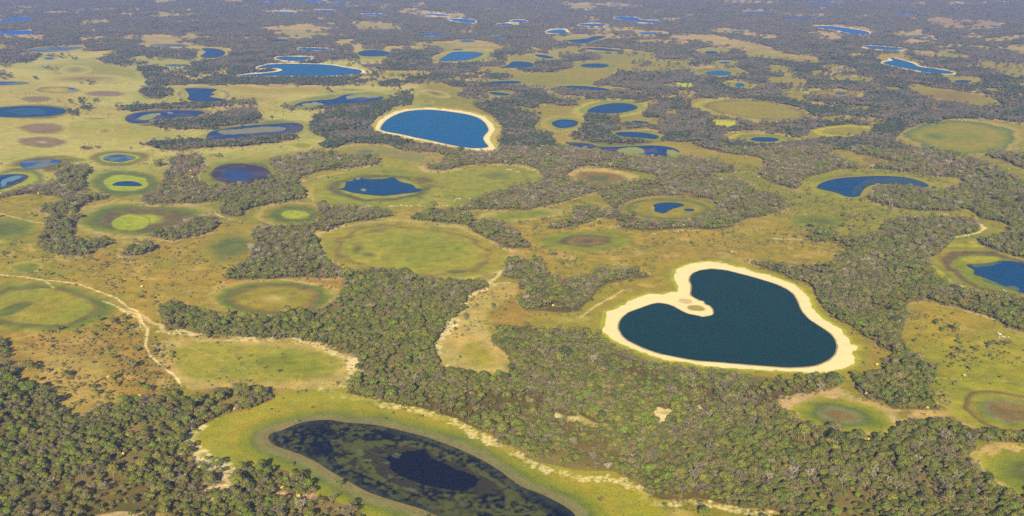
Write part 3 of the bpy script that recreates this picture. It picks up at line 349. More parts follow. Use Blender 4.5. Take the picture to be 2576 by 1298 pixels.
# round basins: cx, cy, rx, ry, rotation, [(r, colour) ...] from centre outwards, strength
PANS = [
 (90,249,46,8,0,[(0,'purple'),(.4,'purple'),(.7,'brown'),(1.05,'plain')]), (107,323,60,13,0,[(0,'purple'),(.45,'purple'),(.75,'brown'),(1.15,'plain')]), (105,357,58,13,0,[(0,'ptan'),(.3,'purple'),(.75,'brown'),(.9,'purple'),(1.15,'plain')]),
 (265,236,58,8,0,[(0,'purple'),(.7,'purple'),(1,'plain')]), (190,176,42,12,0,[(0,'brown'),(1,'plain')]), (145,226,62,9,0,[(0,'plain'),(.6,'olive'),(.8,'purple'),(1,'plain')]), (210,198,110,12,0,[(0,'brown'),(1,'plain')]),
 (240,298,45,4,0,[(0,'dbrown'),(1,'plain')]), (300,259,20,4,0,[(0,'dgreen'),(1,'plain')]), (265,330,22,9,0,[(0,'brown'),(1,'plain')]),
 (105,414,78,20,-6,[(0,'dbrown'),(.85,'dbrown'),(1.05,'olive'),(1.25,'plain')]), (40,456,75,34,-8,[(0,'lime'),(.6,'lime'),(.85,'dgreen'),(1.1,'plain')]),
 (300,398,76,21,0,[(0,'lime'),(.55,'lime'),(.72,'dgreen'),(.88,'brown'),(1.1,'plain')]), (165,402,60,6,0,[(0,'dgreen'),(1,'olive')]),
 (317,462,92,34,0,[(0,'lime'),(.58,'lime'),(.64,'dgreen'),(.84,'dgreen'),(1.05,'lgreen')]), (605,438,104,36,0,[(0,'dbrown'),(.76,'dbrown'),(.8,'green'),(.92,'green'),(1.1,'lgreen')]),
 (360,552,165,44,-2,[(0,'lime'),(.2,'lime'),(.22,'lime'),(.4,'dbrown'),(.6,'dbrown'),(.75,'dgreen'),(.9,'green'),(1.1,'tan')]), (328,560,52,22,0,[(0,'yel'),(.9,'lime'),(1,'dgreen')]),
 (740,539,93,33,0,[(0,'lime'),(.36,'lime'),(.42,'dgreen'),(.6,'dgreen'),(.8,'olive'),(1,'tan')]), (580,622,95,48,-14,[(0,'dgreen'),(.35,'dgreen'),(.8,'olive'),(1.1,'savanna')]),
 (20,577,70,26,0,[(0,'dgreen'),(.4,'dgreen'),(.9,'green'),(1.1,'olive')]), (65,672,40,12,0,[(0,'green'),(.8,'green'),(1.1,'tan')]), (50,540,30,8,0,[(0,'olive'),(1,'olive')]),
 (105,772,170,56,2,[(0,'olive'),(.5,'lgreen'),(.74,'lgreen'),(.8,'brown'),(.86,'dgreen'),(1.0,'green'),(1.12,'savanna')]), (36,776,56,13,-18,[(0,'dgreen'),(.7,'dgreen'),(1,'olive')]),
 (693,752,160,46,0,[(0,'tan'),(.3,'olive'),(.55,'olive'),(.66,'brown'),(.78,'dgreen'),(.9,'green'),(1.05,'tan')]),
 (1036,630,242,78,3,[(0,'lgreen'),(.7,'lgreen'),(.77,'brown'),(.80,'olive'),(.92,'lgreen'),(1.0,'tan'),(1.05,'tan')]), (1060,622,150,42,4,[(0,'green'),(.9,'lgreen')]),
 (950,580,40,6,-8,[(0,'dgreen'),(1,'olive')]), (900,625,16,16,0,[(0,'dgreen'),(1,'olive')]), (1150,683,30,5,0,[(0,'dgreen'),(.6,'dgreen'),(1,'olive')]), (925,640,24,7,8,[(0,'dgreen'),(1,'olive')]),
 (958,471,142,35,0,[(0,'lime'),(.7,'lgreen'),(.78,'dgreen'),(.86,'dbrown'),(.95,'green'),(1.05,'lgreen')]),
 (919,381,22,5,0,[(0,'dgreen'),(1,'grey')]), (1250,440,60,16,0,[(0,'dgreen'),(1,'lgreen')]), (1065,452,36,8,4,[(0,'dbrown'),(.6,'dbrown'),(1,'olive')]), (1085,466,26,6,10,[(0,'dgreen'),(1,'olive')]),
 (1310,540,110,16,-4,[(0,'green'),(.5,'green'),(1,'tan')]), (1472,606,118,27,0,[(0,'dbrown'),(.12,'dbrown'),(.25,'brown'),(.45,'dbrown'),(.6,'green'),(.8,'green'),(1.05,'olive')]), (1475,606,22,6,0,[(0,'dbrown'),(.6,'dbrown'),(1,'brown')]),
 (1508,448,90,24,3,[(0,'dbrown'),(.2,'dbrown'),(.3,'brown'),(.55,'brown'),(.8,'tan'),(1.05,'tan')]), (1505,449,28,6,-8,[(0,'dgreen'),(.8,'dgreen'),(1,'brown')]),
 (1682,525,130,33,0,[(0,'olive'),(.55,'olive'),(.75,'dgreen'),(.85,'olive'),(.95,'dgreen'),(1.0,'tan')]),
 (1905,276,152,27,6,[(0,'olive'),(.7,'olive'),(.82,'brown'),(.9,'lgreen'),(1,'yrim')]), (2420,345,150,44,3,[(0,'green'),(.6,'olive'),(.8,'green'),(.9,'dgreen'),(1,'tan')]), (2352,343,30,10,0,[(0,'dgreen'),(1,'green')]),
 (1925,350,90,16,3,[(0,'dgreen'),(.5,'dgreen'),(.8,'olive'),(1,'yrim')]), (2130,330,75,14,0,[(0,'olive'),(.7,'olive'),(1,'yrim')]), (2200,404,34,9,6,[(0,'brown'),(.8,'brown'),(1,'olive')]),
 (2100,235,78,10,3,[(0,'olive'),(.75,'brown'),(1,'yrim')]), (2400,243,120,18,6,[(0,'brown'),(1,'olive')]), (1723,214,26,7,0,[(0,'yrim'),(1,'yrim')]), (1862,214,42,9,4,[(0,'dgreen'),(.5,'dgreen'),(.8,'olive'),(1,'yrim')]),
 (1809,182,62,10,3,[(0,'dgreen'),(.55,'dgreen'),(.8,'brown'),(1,'olive')]), (1826,310,34,8,4,[(0,'yrim'),(1,'yrim')]), (1497,165,56,10,0,[(0,'dgreen'),(.7,'dgreen'),(1,'lgreen')]), (1540,272,95,23,-4,[(0,'dgreen'),(.75,'green'),(.85,'yel'),(1,'tan')]),
 (1418,311,56,20,0,[(0,'dgreen'),(.6,'dgreen'),(.8,'olive'),(1,'tan')]), (1610,342,70,16,4,[(0,'dgreen'),(.7,'dgreen'),(1,'olive')]), (1575,378,160,24,5,[(0,'dgreen'),(.75,'dgreen'),(.9,'olive'),(1,'lgreen')]),
 (1185,165,0.1,0.1,0,[(0,'olive')]), (1165,143,92,18,-6,[(0,'lgreen'),(.8,'lgreen'),(1,'tan')]), (940,137,60,13,0,[(0,'dgreen'),(.75,'lgreen'),(1,'lgreen')]), (1025,187,72,8,0,[(0,'olive'),(1,'lgreen')]),
 (860,254,150,22,-5,[(0,'dgreen'),(.8,'green'),(1,'plain')]), (512,240,70,24,0,[(0,'olive'),(.75,'plain'),(.9,'purple'),(1,'plain')]), (80,281,108,20,0,[(0,'dbrown'),(.85,'dbrown'),(1,'plain')]),
 (415,293,118,22,-4,[(0,'dbrown'),(.85,'dbrown'),(1,'plain')]), (642,332,145,28,-6,[(0,'dgreen'),(.8,'dgreen'),(1.05,'plain')]), (1095,235,40,8,10,[(0,'dbrown'),(1,'plain')]), (1075,256,20,4,0,[(0,'dbrown'),(1,'plain')]), (760,366,25,6,0,[(0,'green'),(1,'lgreen')]),
 (690,215,60,8,0,[(0,'brown'),(1,'plain')]), (880,226,60,5,0,[(0,'dgreen'),(1,'plain')]),
 (2058,557,75,22,4,[(0,'dgreen'),(.3,'dgreen'),(.8,'green'),(1,'olive')]), (2195,470,165,36,2,[(0,'dbrown'),(.75,'dbrown'),(.85,'green'),(1,'lgreen')]), (2520,692,185,66,14,[(0,'green'),(.62,'green'),(.66,'dbrown'),(.74,'dbrown'),(.82,'olive'),(.9,'green'),(1,'yrim')]), (2465,653,52,10,0,[(0,'yel'),(.9,'gold')]),
 (2490,455,120,14,6,[(0,'green'),(.8,'lgreen'),(1,'olive')]), (2480,448,0.1,0.1,0,[(0,'olive')]),
 (2117,1046,150,47,8,[(0,'brown'),(.22,'brown'),(.32,'grey'),(.5,'dgreen'),(.62,'green'),(.8,'gold'),(.95,'tan'),(1.05,'ptan')]), (2545,1035,150,56,8,[(0,'brown'),(.32,'brown'),(.42,'grey'),(.55,'green'),(.7,'olive'),(.82,'dbrown'),(.9,'gold'),(1.1,'gold')]),
 (2600,1185,150,75,12,[(0,'grey'),(.25,'dgreen'),(.6,'green'),(.85,'gold'),(1,'tan')]), (2560,395,0.1,.1,0,[(0,'olive')]), (1370,815,34,9,0,[(0,'lgreen'),(1,'olive')]),
 (2540,425,60,16,8,[(0,'green'),(.7,'olive'),(1,'brown')]), (1220,540,0.1,.1,0,[(0,'olive')]),
]
# bare sand lines and tracks: points, half width m, colour, strength
LINES = [
 (q(0,2, -100,150, 0,165, 200,185, 400,215, 550,225, 700,245, 820,270, 920,315, 1050,360, 1180,400, 1230,450, 1290,500, 1370,530, 1410,580, 1430,640, 1480,700, 1495,760, 1480,840, 1475,890, 1500,970, 1560,1040, 1650,1110, 1720,1160, 1780,1210, 1820,1290), 2.3, 'sand', .95),
 (q(0,2, 1040,430, 1120,460, 1200,500, 1300,540, 1390,570, 1420,600), 2.4, 'sand', .7),
 (q(0,2, 1200,510, 1280,560, 1360,590, 1400,600), 3, 'sand', .7), (q(0,2, 450,220, 500,260, 540,290), 2.5, 'sand', .5),
 (q(0,2, 1430,580, 1530,640, 1620,680, 1670,740), 4, 'sand', .5), (q(0,2, 1660,740, 1850,745, 2000,775, 2200,800, 2400,802, 2576,812) + q(1,2, 200,820, 380,808, 480,850, 600,858, 740,905, 850,965, 950,985, 1020,1030, 1010,1100, 980,1180, 950,1260, 900,1298), 5, 'sand', .75),
 (q(1,2, 880,960, 1020,1010, 1000,1100, 970,1170), 7, 'sand', .8),
 (q(0,2, 1400,600, 1410,650, 1420,690), 3, 'sand', .6), (q(0,2, 1690,800, 1800,850, 1950,910, 2100,970, 2250,1040), 1.5, 'tan', .7), (q(0,2, 1530,850, 1540,930, 1600,1040), 1.5, 'tan', .6),
 (q(1,3, 700,20, 800,90, 850,60, 900,80, 1050,110, 1200,150, 1350,190, 1500,215, 1650,240, 1800,290, 1950,340, 2100,400, 2200,460, 2300,510, 2400,570, 2520,610) + q(2,3, 0,650, 100,680, 200,780, 350,830, 500,860, 700,920, 900,890, 1030,900, 1150,960, 1250,990, 1350,1060, 1450,1150, 1600,1180, 1750,1160, 1900,1150, 2050,1170, 2150,1200, 2350,1240, 2576,1260), 4.4, 'sand', .7),
 (q(0,3, 2060,400, 1960,440, 1900,520, 1850,580, 1950,680, 2100,730, 2250,800, 2300,860, 2260,950, 2130,1060, 2050,1130), 7, 'sand', .75),
 (q(0,3, 1980,420, 1960,470, 1900,560, 1930,640), 9, 'sand', .6), (q(1,2, 2460,130, 2400,200, 2340,260, 2320,310, 2200,345, 2130,400, 2090,480, 2085,540, 1990,600), 4, 'sand', .7), (q(1,2, 1890,530, 1960,575, 2000,620, 1970,690, 1880,770, 1810,850, 1800,980, 1850,1080), 6, 'sand', .8), (q(1,2, 1960,580, 2020,640, 2000,670), 6, 'sand', .9),
 (q(1,2, 2000,600, 2150,720, 2300,830, 2400,900, 2500,970, 2576,1040), 3, 'ptan', .45), (q(1,2, 2330,260, 2450,255, 2540,265), 5, 'sand', .6), (q(2,2, 700,590, 800,520, 900,440, 1000,400, 1100,330), 3, 'sand', .5),
 (q(3,1, 1850,1090, 2000,1065, 2120,1030, 2170,1000, 2140,960), 4, 'sand', .8), (q(3,1, 60,1100, 200,1105, 320,1112), 4, 'sand', .5), (q(2,1, 1530,1030, 1700,1025, 1850,1018), 4, 'ptan', .8), (q(2,1, 280,280, 350,285, 420,285, 460,280), 6, 'sand', .6),
 (q(3,2, 1700,1210, 1900,1215, 2200,1230, 2576,1250), 1.5, 'tan', .8), (q(3,3, 1930,370, 2020,440), 6, 'sand', .7), (q(3,3, 580,40, 700,60, 480,90, 280,105, 150,160, 140,190, 200,250), 7, 'ptan', .9), (q(3,3, 900,110, 1100,170, 1250,230), 6, 'ptan', .7), (q(3,3, 1350,290, 1600,280, 1850,310), 8, 'ptan', .6), (q(3,3, 2050,640, 2200,620, 2400,590, 2576,610), 6, 'ptan', .8), (q(3,3, 2080,790, 2200,900, 2350,980, 2450,1040), 4, 'ptan', .7),
 (q(3,2, 2000,540, 2150,580, 2300,620, 2450,660), 4, 'ptan', .7), (q(0,1, 2150,840, 2250,890, 2350,910), 2, 'sand', .7), (q(0,1, 0,850, 150,890, 300,925, 450,945), 2.5, 'sand', .6), (q(0,1, 800,800, 900,780, 1100,740, 1200,700), 3, 'ptan', .7), (q(0,1, 1400,770, 1650,780, 1900,775, 2100,750), 3, 'ptan', .7),
 (q(1,1, -100,770, 100,750, 200,730), 4, 'ptan', .8), (q(1,1, 370,560, 430,530, 550,500, 800,440, 1050,380, 1300,330), 5, 'ptan', .75), (q(1,1, 510,610, 550,680, 600,730), 5, 'tan', .8), (q(1,1, 1660,370, 1720,420, 1850,435, 2000,410, 2150,370, 2300,350, 2450,350, 2576,360) + q(2,1, 150,390, 250,420, 310,470), 5, 'ptan', .85),
 (q(1,1, 600,1060, 800,1000, 1050,950, 1300,925, 1600,910), 4, 'ptan', .7), (q(1,1, 2000,960, 2200,1060, 2350,1120, 2576,1230), 3, 'ptan', .7), (q(1,1, 0,170, 200,160, 350,140), 4, 'ptan', .8), (q(0,1, 1400,190, 1600,210, 1750,235, 1850,220, 2000,190, 2300,180, 2576,170), 5, 'ptan', .8),
 (q(2,1, 500,480, 620,440, 700,390, 800,370, 950,380), 5, 'ptan', .7), (q(2,1, -50,610, 100,640), 3, 'tan', .5),
 (q(1,2, 200,205, 430,240, 600,270, 850,320), 3, 'ptan', .7), (q(1,2, 0,1298, -100,1290), 2, 'tan', .1), (p(610,700, 630,695), 2, 'tan', .1),
]
SANDS = [heart_sand, blue_sand]
# ---------------------------------------------------------------- maps
MX, MT, MB = 0, 0, 0
def raster(pts, pad=0):
    """even-odd scanline fill; returns (x0, y0, mask) over the polygon's box"""
    P = np.array(pts, float)
    x0 = int(max(-pad, math.floor(P[:, 0].min()) - pad)); x1 = int(min(W + pad, math.ceil(P[:, 0].max()) + pad + 1))
    y0 = int(max(-pad, math.floor(P[:, 1].min()) - pad)); y1 = int(min(H + pad, math.ceil(P[:, 1].max()) + pad + 1))
    if x1 <= x0 or y1 <= y0: return None
    m = np.zeros((y1 - y0, x1 - x0), np.float32)
    Q = np.roll(P, -1, axis=0)
    for j in range(y1 - y0):
        acc = 0
        for sub in (.25, .75):
            y = y0 + j + sub
            c = (P[:, 1] <= y) != (Q[:, 1] <= y)
            if not c.any(): continue
            xs = np.sort(P[c, 0] + (y - P[c, 1]) * (Q[c, 0] - P[c, 0]) / (Q[c, 1] - P[c, 1])) - x0
            for a, b in zip(xs[::2], xs[1::2]):
                ia, ib = int(max(0, round(a))), int(min(m.shape[1], round(b)))
                if ib > ia: m[j, ia:ib] += .5
    return x0, y0, m
def blur(m, s):
    if s < .6: return m
    r = max(1, int(round(s * .8)))
    for _ in range(3):
        for ax in (0, 1):
            n = m.shape[ax]
            pad = [(0, 0), (0, 0)]; pad[ax] = (r + 1, r)
            c = np.cumsum(np.pad(m, pad, mode='edge'), axis=ax, dtype=np.float64)
            m = ((np.take(c, range(2 * r + 1, 2 * r + 1 + n), axis=ax) - np.take(c, range(0, n), axis=ax)) / (2 * r + 1)).astype(np.float32)
    return m
def hash01(ix, iy, seed):
    h = (ix.astype(np.int64) * 374761393 + iy.astype(np.int64) * 668265263 + seed * 144665) & 0x7fffffff
    h = ((h ^ (h >> 13)) * 1274126177) & 0x7fffffff
    return ((h ^ (h >> 16)) & 0xffff) / 65535.0
def vnoise(x, y, scale, seed=0, octaves=3):
    out = 0; amp = 1; tot = 0
    for o in range(octaves):
        fx, fy = x / scale, y / scale
        ix, iy = np.floor(fx), np.floor(fy)
        tx, ty = fx - ix, fy - iy
        tx = tx * tx * (3 - 2 * tx); ty = ty * ty * (3 - 2 * ty)
        a = hash01(ix, iy, seed + o); b = hash01(ix + 1, iy, seed + o)
        c = hash01(ix, iy + 1, seed + o); d = hash01(ix + 1, iy + 1, seed + o)
        out = out + amp * ((a * (1 - tx) + b * tx) * (1 - ty) + (c * (1 - tx) + d * tx) * ty)
        tot += amp; amp *= .55; scale = scale * .47
    return out / tot
def lin(c):
    c = np.asarray(c, float) / 255.0
    return np.where(c <= .04045, c / 12.92, ((c + .055) / 1.055) ** 2.4)
EXPK = 1.55
def rich(a):
    m = a.mean(); return np.clip(m + (a - m) * 1.24, .004, .9)
ALB = {k: rich(lin(v) / EXPK) for k, v in C.items()}

gu, gv = np.meshgrid(np.arange(W) + .5, np.arange(H) + .5)
GX, GY = to_ground(gu, gv)
GX = GX.astype(np.float32); GY = GY.astype(np.float32)
forest = np.ones((H, W), np.float32)
for kind, pts in COVER:
    r = raster(pts)
    if r is None or r[2].max() == 0: continue
    x0, y0, m = r
    m = m[:H - y0, :W - x0]
    s = forest[y0:y0 + m.shape[0], x0:x0 + m.shape[1]]
    s[:] = s * (1 - m) + kind * m
m1_ = vnoise(GX, GY, 260, 91, 3); m2_ = vnoise(GX, GY, 45, 95, 3)
# natural glades in the far woods, thin spots over bare sand
m3_ = vnoise(GX, GY, 130, 97, 2)
forest *= 1 - np.clip((m1_ - .60) * 14, 0, 1) * np.clip((300 - gv) / 160, 0, 1)
forest *= 1 - np.clip((m3_ - .71) * 12, 0, 1) * np.clip((420 - gv) / 120, 0, 1)
strip = (gv < 75) & (gv > 12) & (gu > 1850)
forest = np.where(strip, np.maximum(forest, np.clip((m1_ - .53) * 10, 0, 1)), forest)
for kind, pts in COVER:
    if kind == 0 and len(pts) < 16 and min(b for a, b in pts) > 1010:
        x0, y0, m = raster(pts); m = m[:H - y0, :W - x0]
        s_ = forest[y0:y0 + m.shape[0], x0:x0 + m.shape[1]]
        s_[:] = np.maximum(s_, m * (m2_[y0:y0 + m.shape[0], x0:x0 + m.shape[1]] > .55))
# metres per survey pixel across the view at each row
MPP = (GX[:, -1] - GX[:, 0]) / (W - 1)
def grow(mask, metres, maxpx=40):
    """soft widening of a mask by a ground distance (wider across than in depth)"""
    return mask
water = np.zeros((H, W), np.float32)
lake_polys = []
LAKE_W = []
for pts, key, sw, gw, label in LAKES:
    n = 2 if len(pts) < 60 else 1
    P2 = chaikin(pts, n)
    lake_polys.append(P2)
    r = raster(P2)
    x0, y0, m = r
    s = water[y0:y0 + m.shape[0], x0:x0 + m.shape[1]]
    s[:] = np.maximum(s, m[:s.shape[0], :s.shape[1]])
def offset_poly(pts, metres):
    """push an outline outwards on the ground by a distance in metres"""
    P = np.array(pts, float)
    gx, gy = to_ground(P[:, 0], P[:, 1])
    G = np.stack([gx, gy], 1)
    area = np.sum(G[:, 0] * np.roll(G[:, 1], -1) - np.roll(G[:, 0], -1) * G[:, 1])
    T = np.roll(G, -1, 0) - np.roll(G, 1, 0)
    T /= np.maximum(1e-6, np.linalg.norm(T, axis=1))[:, None]
    N = np.stack([T[:, 1], -T[:, 0]], 1) * (1 if area > 0 else -1)
    G2 = G + N * metres
    u, v = to_survey(G2[:, 0], G2[:, 1])
    return list(zip(u, v))
sand = np.zeros((H, W), np.float32)
rim = np.zeros((H, W), np.float32)
SAND_POLYS = []
for pts in SANDS:
    P2 = chaikin(pts, 1); SAND_POLYS.append(P2)
    for tgt, poly in ((sand, P2), (rim, offset_poly(P2, 16))):
        x0, y0, m = raster(poly)
        s = tgt[y0:y0 + m.shape[0], x0:x0 + m.shape[1]]; s[:] = np.maximum(s, m[:s.shape[0], :s.shape[1]])
for (pts, key, sw, gw, label), P2 in zip(LAKES, lake_polys):
    if sw:
        SAND_POLYS.append(offset_poly(P2, sw))
        x0, y0, m = raster(SAND_POLYS[-1])
        s = sand[y0:y0 + m.shape[0], x0:x0 + m.shape[1]]; s[:] = np.maximum(s, m[:s.shape[0], :s.shape[1]])
    if gw:
        x0, y0, m = raster(offset_poly(P2, gw))
        s = rim[y0:y0 + m.shape[0], x0:x0 + m.shape[1]]; s[:] = np.maximum(s, m[:s.shape[0], :s.shape[1]])
# a wood stands behind the strip shores only where the outline says so
forest_raw = forest * (1 - np.maximum(water, sand))
rimblur = blur(rim, 2)
# ---- ground colours
n1 = vnoise(GX, GY, 160, 1, 4).astype(np.float32)
n2 = vnoise(GX, GY, 34, 5, 3).astype(np.float32)
n3 = vnoise(GX, GY, 420, 9, 3).astype(np.float32)
col = np.zeros((H, W, 3), np.float32)
col[:] = ALB['olive']
def over(sl, a, c):
    t = col[sl]
    t += (np.asarray(c, np.float32) - t) * a[..., None]
def tint(pts, name, soft, k):
    pts = [(x, y) for x, y in pts]
    r = raster(pts, 0)
    if r is None or r[2].max() == 0: return
    x0, y0, m = r
    pad = int(soft * 2) + 2
    X0, Y0 = max(0, x0 - pad), max(0, y0 - pad); X1, Y1 = min(W, x0 + m.shape[1] + pad), min(H, y0 + m.shape[0] + pad)
    M = np.zeros((Y1 - Y0, X1 - X0), np.float32)
    yy, xx = y0 - Y0, x0 - X0
    h, w = min(m.shape[0], Y1 - y0), min(m.shape[1], X1 - x0)
    M[yy:yy + h, xx:xx + w] = m[:h, :w]
    M = blur(M, soft)
    sl = np.s_[Y0:Y1, X0:X1]
    nn = .6 * n1[sl] + .4 * n2[sl] - .5
    M = np.clip((M - .5) * 1.6 + .5 + nn * min(1.6, .3 + soft / 12) * (M > .02) * (M < .98), 0, 1) * k
    over(sl, M, ALB[name])
for t in TINT: tint(*t)
# broad drifts of greener and drier grass
sl = np.s_[:, :]
far_fade = np.clip((gv - 150) / 300, .35, 1).astype(np.float32)
over(sl, np.clip((n3 - .54) * 4, 0, .45), ALB['green']); over(sl, np.clip((.46 - n3) * 4, 0, .4), ALB['savanna'])
over(sl, np.clip((n1 - .60) * 5, 0, .6) * np.clip((gv - 480) / 200, 0, 1), ALB['orange'])
over(sl, np.clip((n2 - .62) * 5, 0, .5) * np.clip((gv - 400) / 200, 0, 1), ALB['tan'])
bed = p(380,870, 410,855, 480,850, 560,852, 680,860, 790,865, 860,888, 900,905, 895,930, 870,960, 840,985, 700,975, 560,975, 480,980, 440,950, 400,920)
tint(bed, 'tan', 3, .75); tint(p(420,885, 500,862, 640,868, 760,876, 840,895, 868,915, 830,948, 700,960, 560,960, 460,945), 'lgreen', 8, .85); tint(p(620,905, 700,888, 780,892, 820,915, 780,938, 680,938), 'green', 12, .8)
tint(p(1110,870, 1150,820, 1170,780, 1200,800, 1220,850, 1260,900, 1270,935, 1200,935, 1120,915), 'tan', 6, .6); tint(p(1150,880, 1190,850, 1230,880, 1250,920, 1200,925), 'gold', 10, .7)
tint(p(1320,795, 1400,790, 1500,800, 1510,825, 1440,815, 1330,812), 'lgreen', 6, .5)
panmask = np.zeros((H, W), np.float32)
for cx, cy, rx, ry, rot, prof in PANS:
    if rx < 1: continue
    R = prof[-1][0] * 1.12
    rad = int(max(rx, ry) * R) + 3
    X0, X1, Y0, Y1 = max(0, int(cx - rad)), min(W, int(cx + rad)), max(0, int(cy - rad)), min(H, int(cy + rad))
    if X1 <= X0 or Y1 <= Y0: continue
    sl = np.s_[Y0:Y1, X0:X1]
    dx, dy = gu[sl] - cx, gv[sl] - cy
    c, s = math.cos(math.radians(rot)), math.sin(math.radians(rot))
    a, b = (dx * c + dy * s) / rx, (-dx * s + dy * c) / ry
    r = np.sqrt(a * a + b * b)
    th = np.arctan2(b, a)
    rr = random.Random(int(cx + cy)); p1, p2, p3 = (rr.uniform(0, 6.28) for _ in range(3))
    r = r * (1 + .035 * np.sin(2 * th + p1) + .03 * np.sin(3 * th + p2) + .02 * np.sin(5 * th + p3)) + (n2[sl] - .5) * .17 + (n1[sl] - .5) * .20
    rs = [k for k, _ in prof]; cc = np.array([ALB[k] for _, k in prof])
    cm = np.stack([np.interp(r, rs, cc[:, i]) for i in range(3)], -1)
    al = np.clip((rs[-1] * 1.08 - r) / (.16 * rs[-1]), 0, 1) * .92
    t = col[sl]; t += (cm - t) * al[..., None].astype(np.float32)
    if rx > 30: panmask[sl] = np.maximum(panmask[sl], np.clip((.97 * rs[-1] - r) * 8, 0, 1))
n4 = vnoise(GX, GY, 15, 51, 2).astype(np.float32)
mott = np.clip((gv - 200) / 300, 0, 1).astype(np.float32)
col *= (1 + (n4 - .5) * .5 * mott)[..., None] * np.array([.94, .955, .88], np.float32)
over(np.s_[:, :], np.clip((n4 - .66) * 6, 0, .5) * np.clip((n1 - .45) * 6, 0, 1) * mott, ALB['dgreen'])
# floor of the woods, pale margins of the open ground, grass rims and beaches
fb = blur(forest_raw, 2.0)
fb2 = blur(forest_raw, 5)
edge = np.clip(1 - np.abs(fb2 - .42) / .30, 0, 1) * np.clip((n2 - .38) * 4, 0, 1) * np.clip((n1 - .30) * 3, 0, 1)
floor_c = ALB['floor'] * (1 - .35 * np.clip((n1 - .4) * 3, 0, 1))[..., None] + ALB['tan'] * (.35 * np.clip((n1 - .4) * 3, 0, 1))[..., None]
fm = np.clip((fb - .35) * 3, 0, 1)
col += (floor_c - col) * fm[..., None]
over(np.s_[:, :], edge * .8, ALB['ptan'])
over(np.s_[:, :], rimblur * .75, ALB['lgreen'])
bl = np.zeros((H, W), np.float32)
def near_poly(pts, metres, name, k, soft=1.2):
    x0, y0, m = raster(offset_poly(pts, metres))
    pd = int(soft * 3) + 2
    X0, Y0 = max(0, x0 - pd), max(0, y0 - pd); X1, Y1 = min(W, x0 + m.shape[1] + pd), min(H, y0 + m.shape[0] + pd)
    M = np.zeros((Y1 - Y0, X1 - X0), np.float32); h_, w_ = min(m.shape[0], Y1 - y0), min(m.shape[1], X1 - x0)
    M[y0 - Y0:y0 - Y0 + h_, x0 - X0:x0 - X0 + w_] = m[:h_, :w_]
    sl_ = np.s_[Y0:Y1, X0:X1]
    if y0 + m.shape[0] >= H: M = np.pad(M, ((0, pd), (0, 0)), mode='edge')
    M = blur(M, soft)[:Y1 - Y0]
    M = np.clip((M - .5) * 1.5 + .5 + (n2[sl_] - .5) * .9 * (M > .03) * (M < .97), 0, 1)
    over(sl_, M * k, ALB[name])
near_poly(offset_poly(heart_sand, 0), 26, 'olive', .7, 3); near_poly(heart_sand, 7, 'yel', .8, 2)
near_poly(blue_sand, 20, 'tan', .8, 2); near_poly(blue_sand, 12, 'yel', .5, 2)

for d, name, k in ((96, 'gold', .9), (74, 'lgreen', .8), (52, 'olive', .5), (36, 'green', .8), (24, 'dgreen', .7), (15, 'grey', .75), (8, 'brown', .5)):
    near_poly(chaikin(bottom_lake, 1), d, name, k, 8)
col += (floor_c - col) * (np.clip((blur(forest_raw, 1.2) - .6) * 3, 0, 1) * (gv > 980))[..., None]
n5 = vnoise(GX, GY, 13, 55, 2).astype(np.float32)
sb = np.clip((blur(sand, 2.6) - .5) * 3.4 + .6 + (n2 - .5) * 2.0 + (n5 - .5) * 2.8, 0, 1) * (blur(sand, 2.2) > .05)
over(np.s_[:, :], sb, ALB['sand'])
near_poly(heart, 2.4, 'dbrown', .8, .6); near_poly(blue, 3, 'brown', .5, .6)
for pts in [COVER[i][1] for i in range(len(COVER)) if COVER[i][0] == 0 and len(COVER[i][1]) < 16 and min(y for x, y in COVER[i][1]) > 1010]:
    r = raster(pts)
    if r is None: continue
    x0, y0, m = r
    over(np.s_[y0:y0 + m.shape[0], x0:x0 + m.shape[1]], (blur(m, 1.5) * np.clip((n2[y0:y0 + m.shape[0], x0:x0 + m.shape[1]] - .3) * 5, .25, 1))[:H - y0, :W - x0] * .9, ALB['ptan'] if min(x_ for x_, y_ in pts) < 900 else ALB['sand'] * .9)
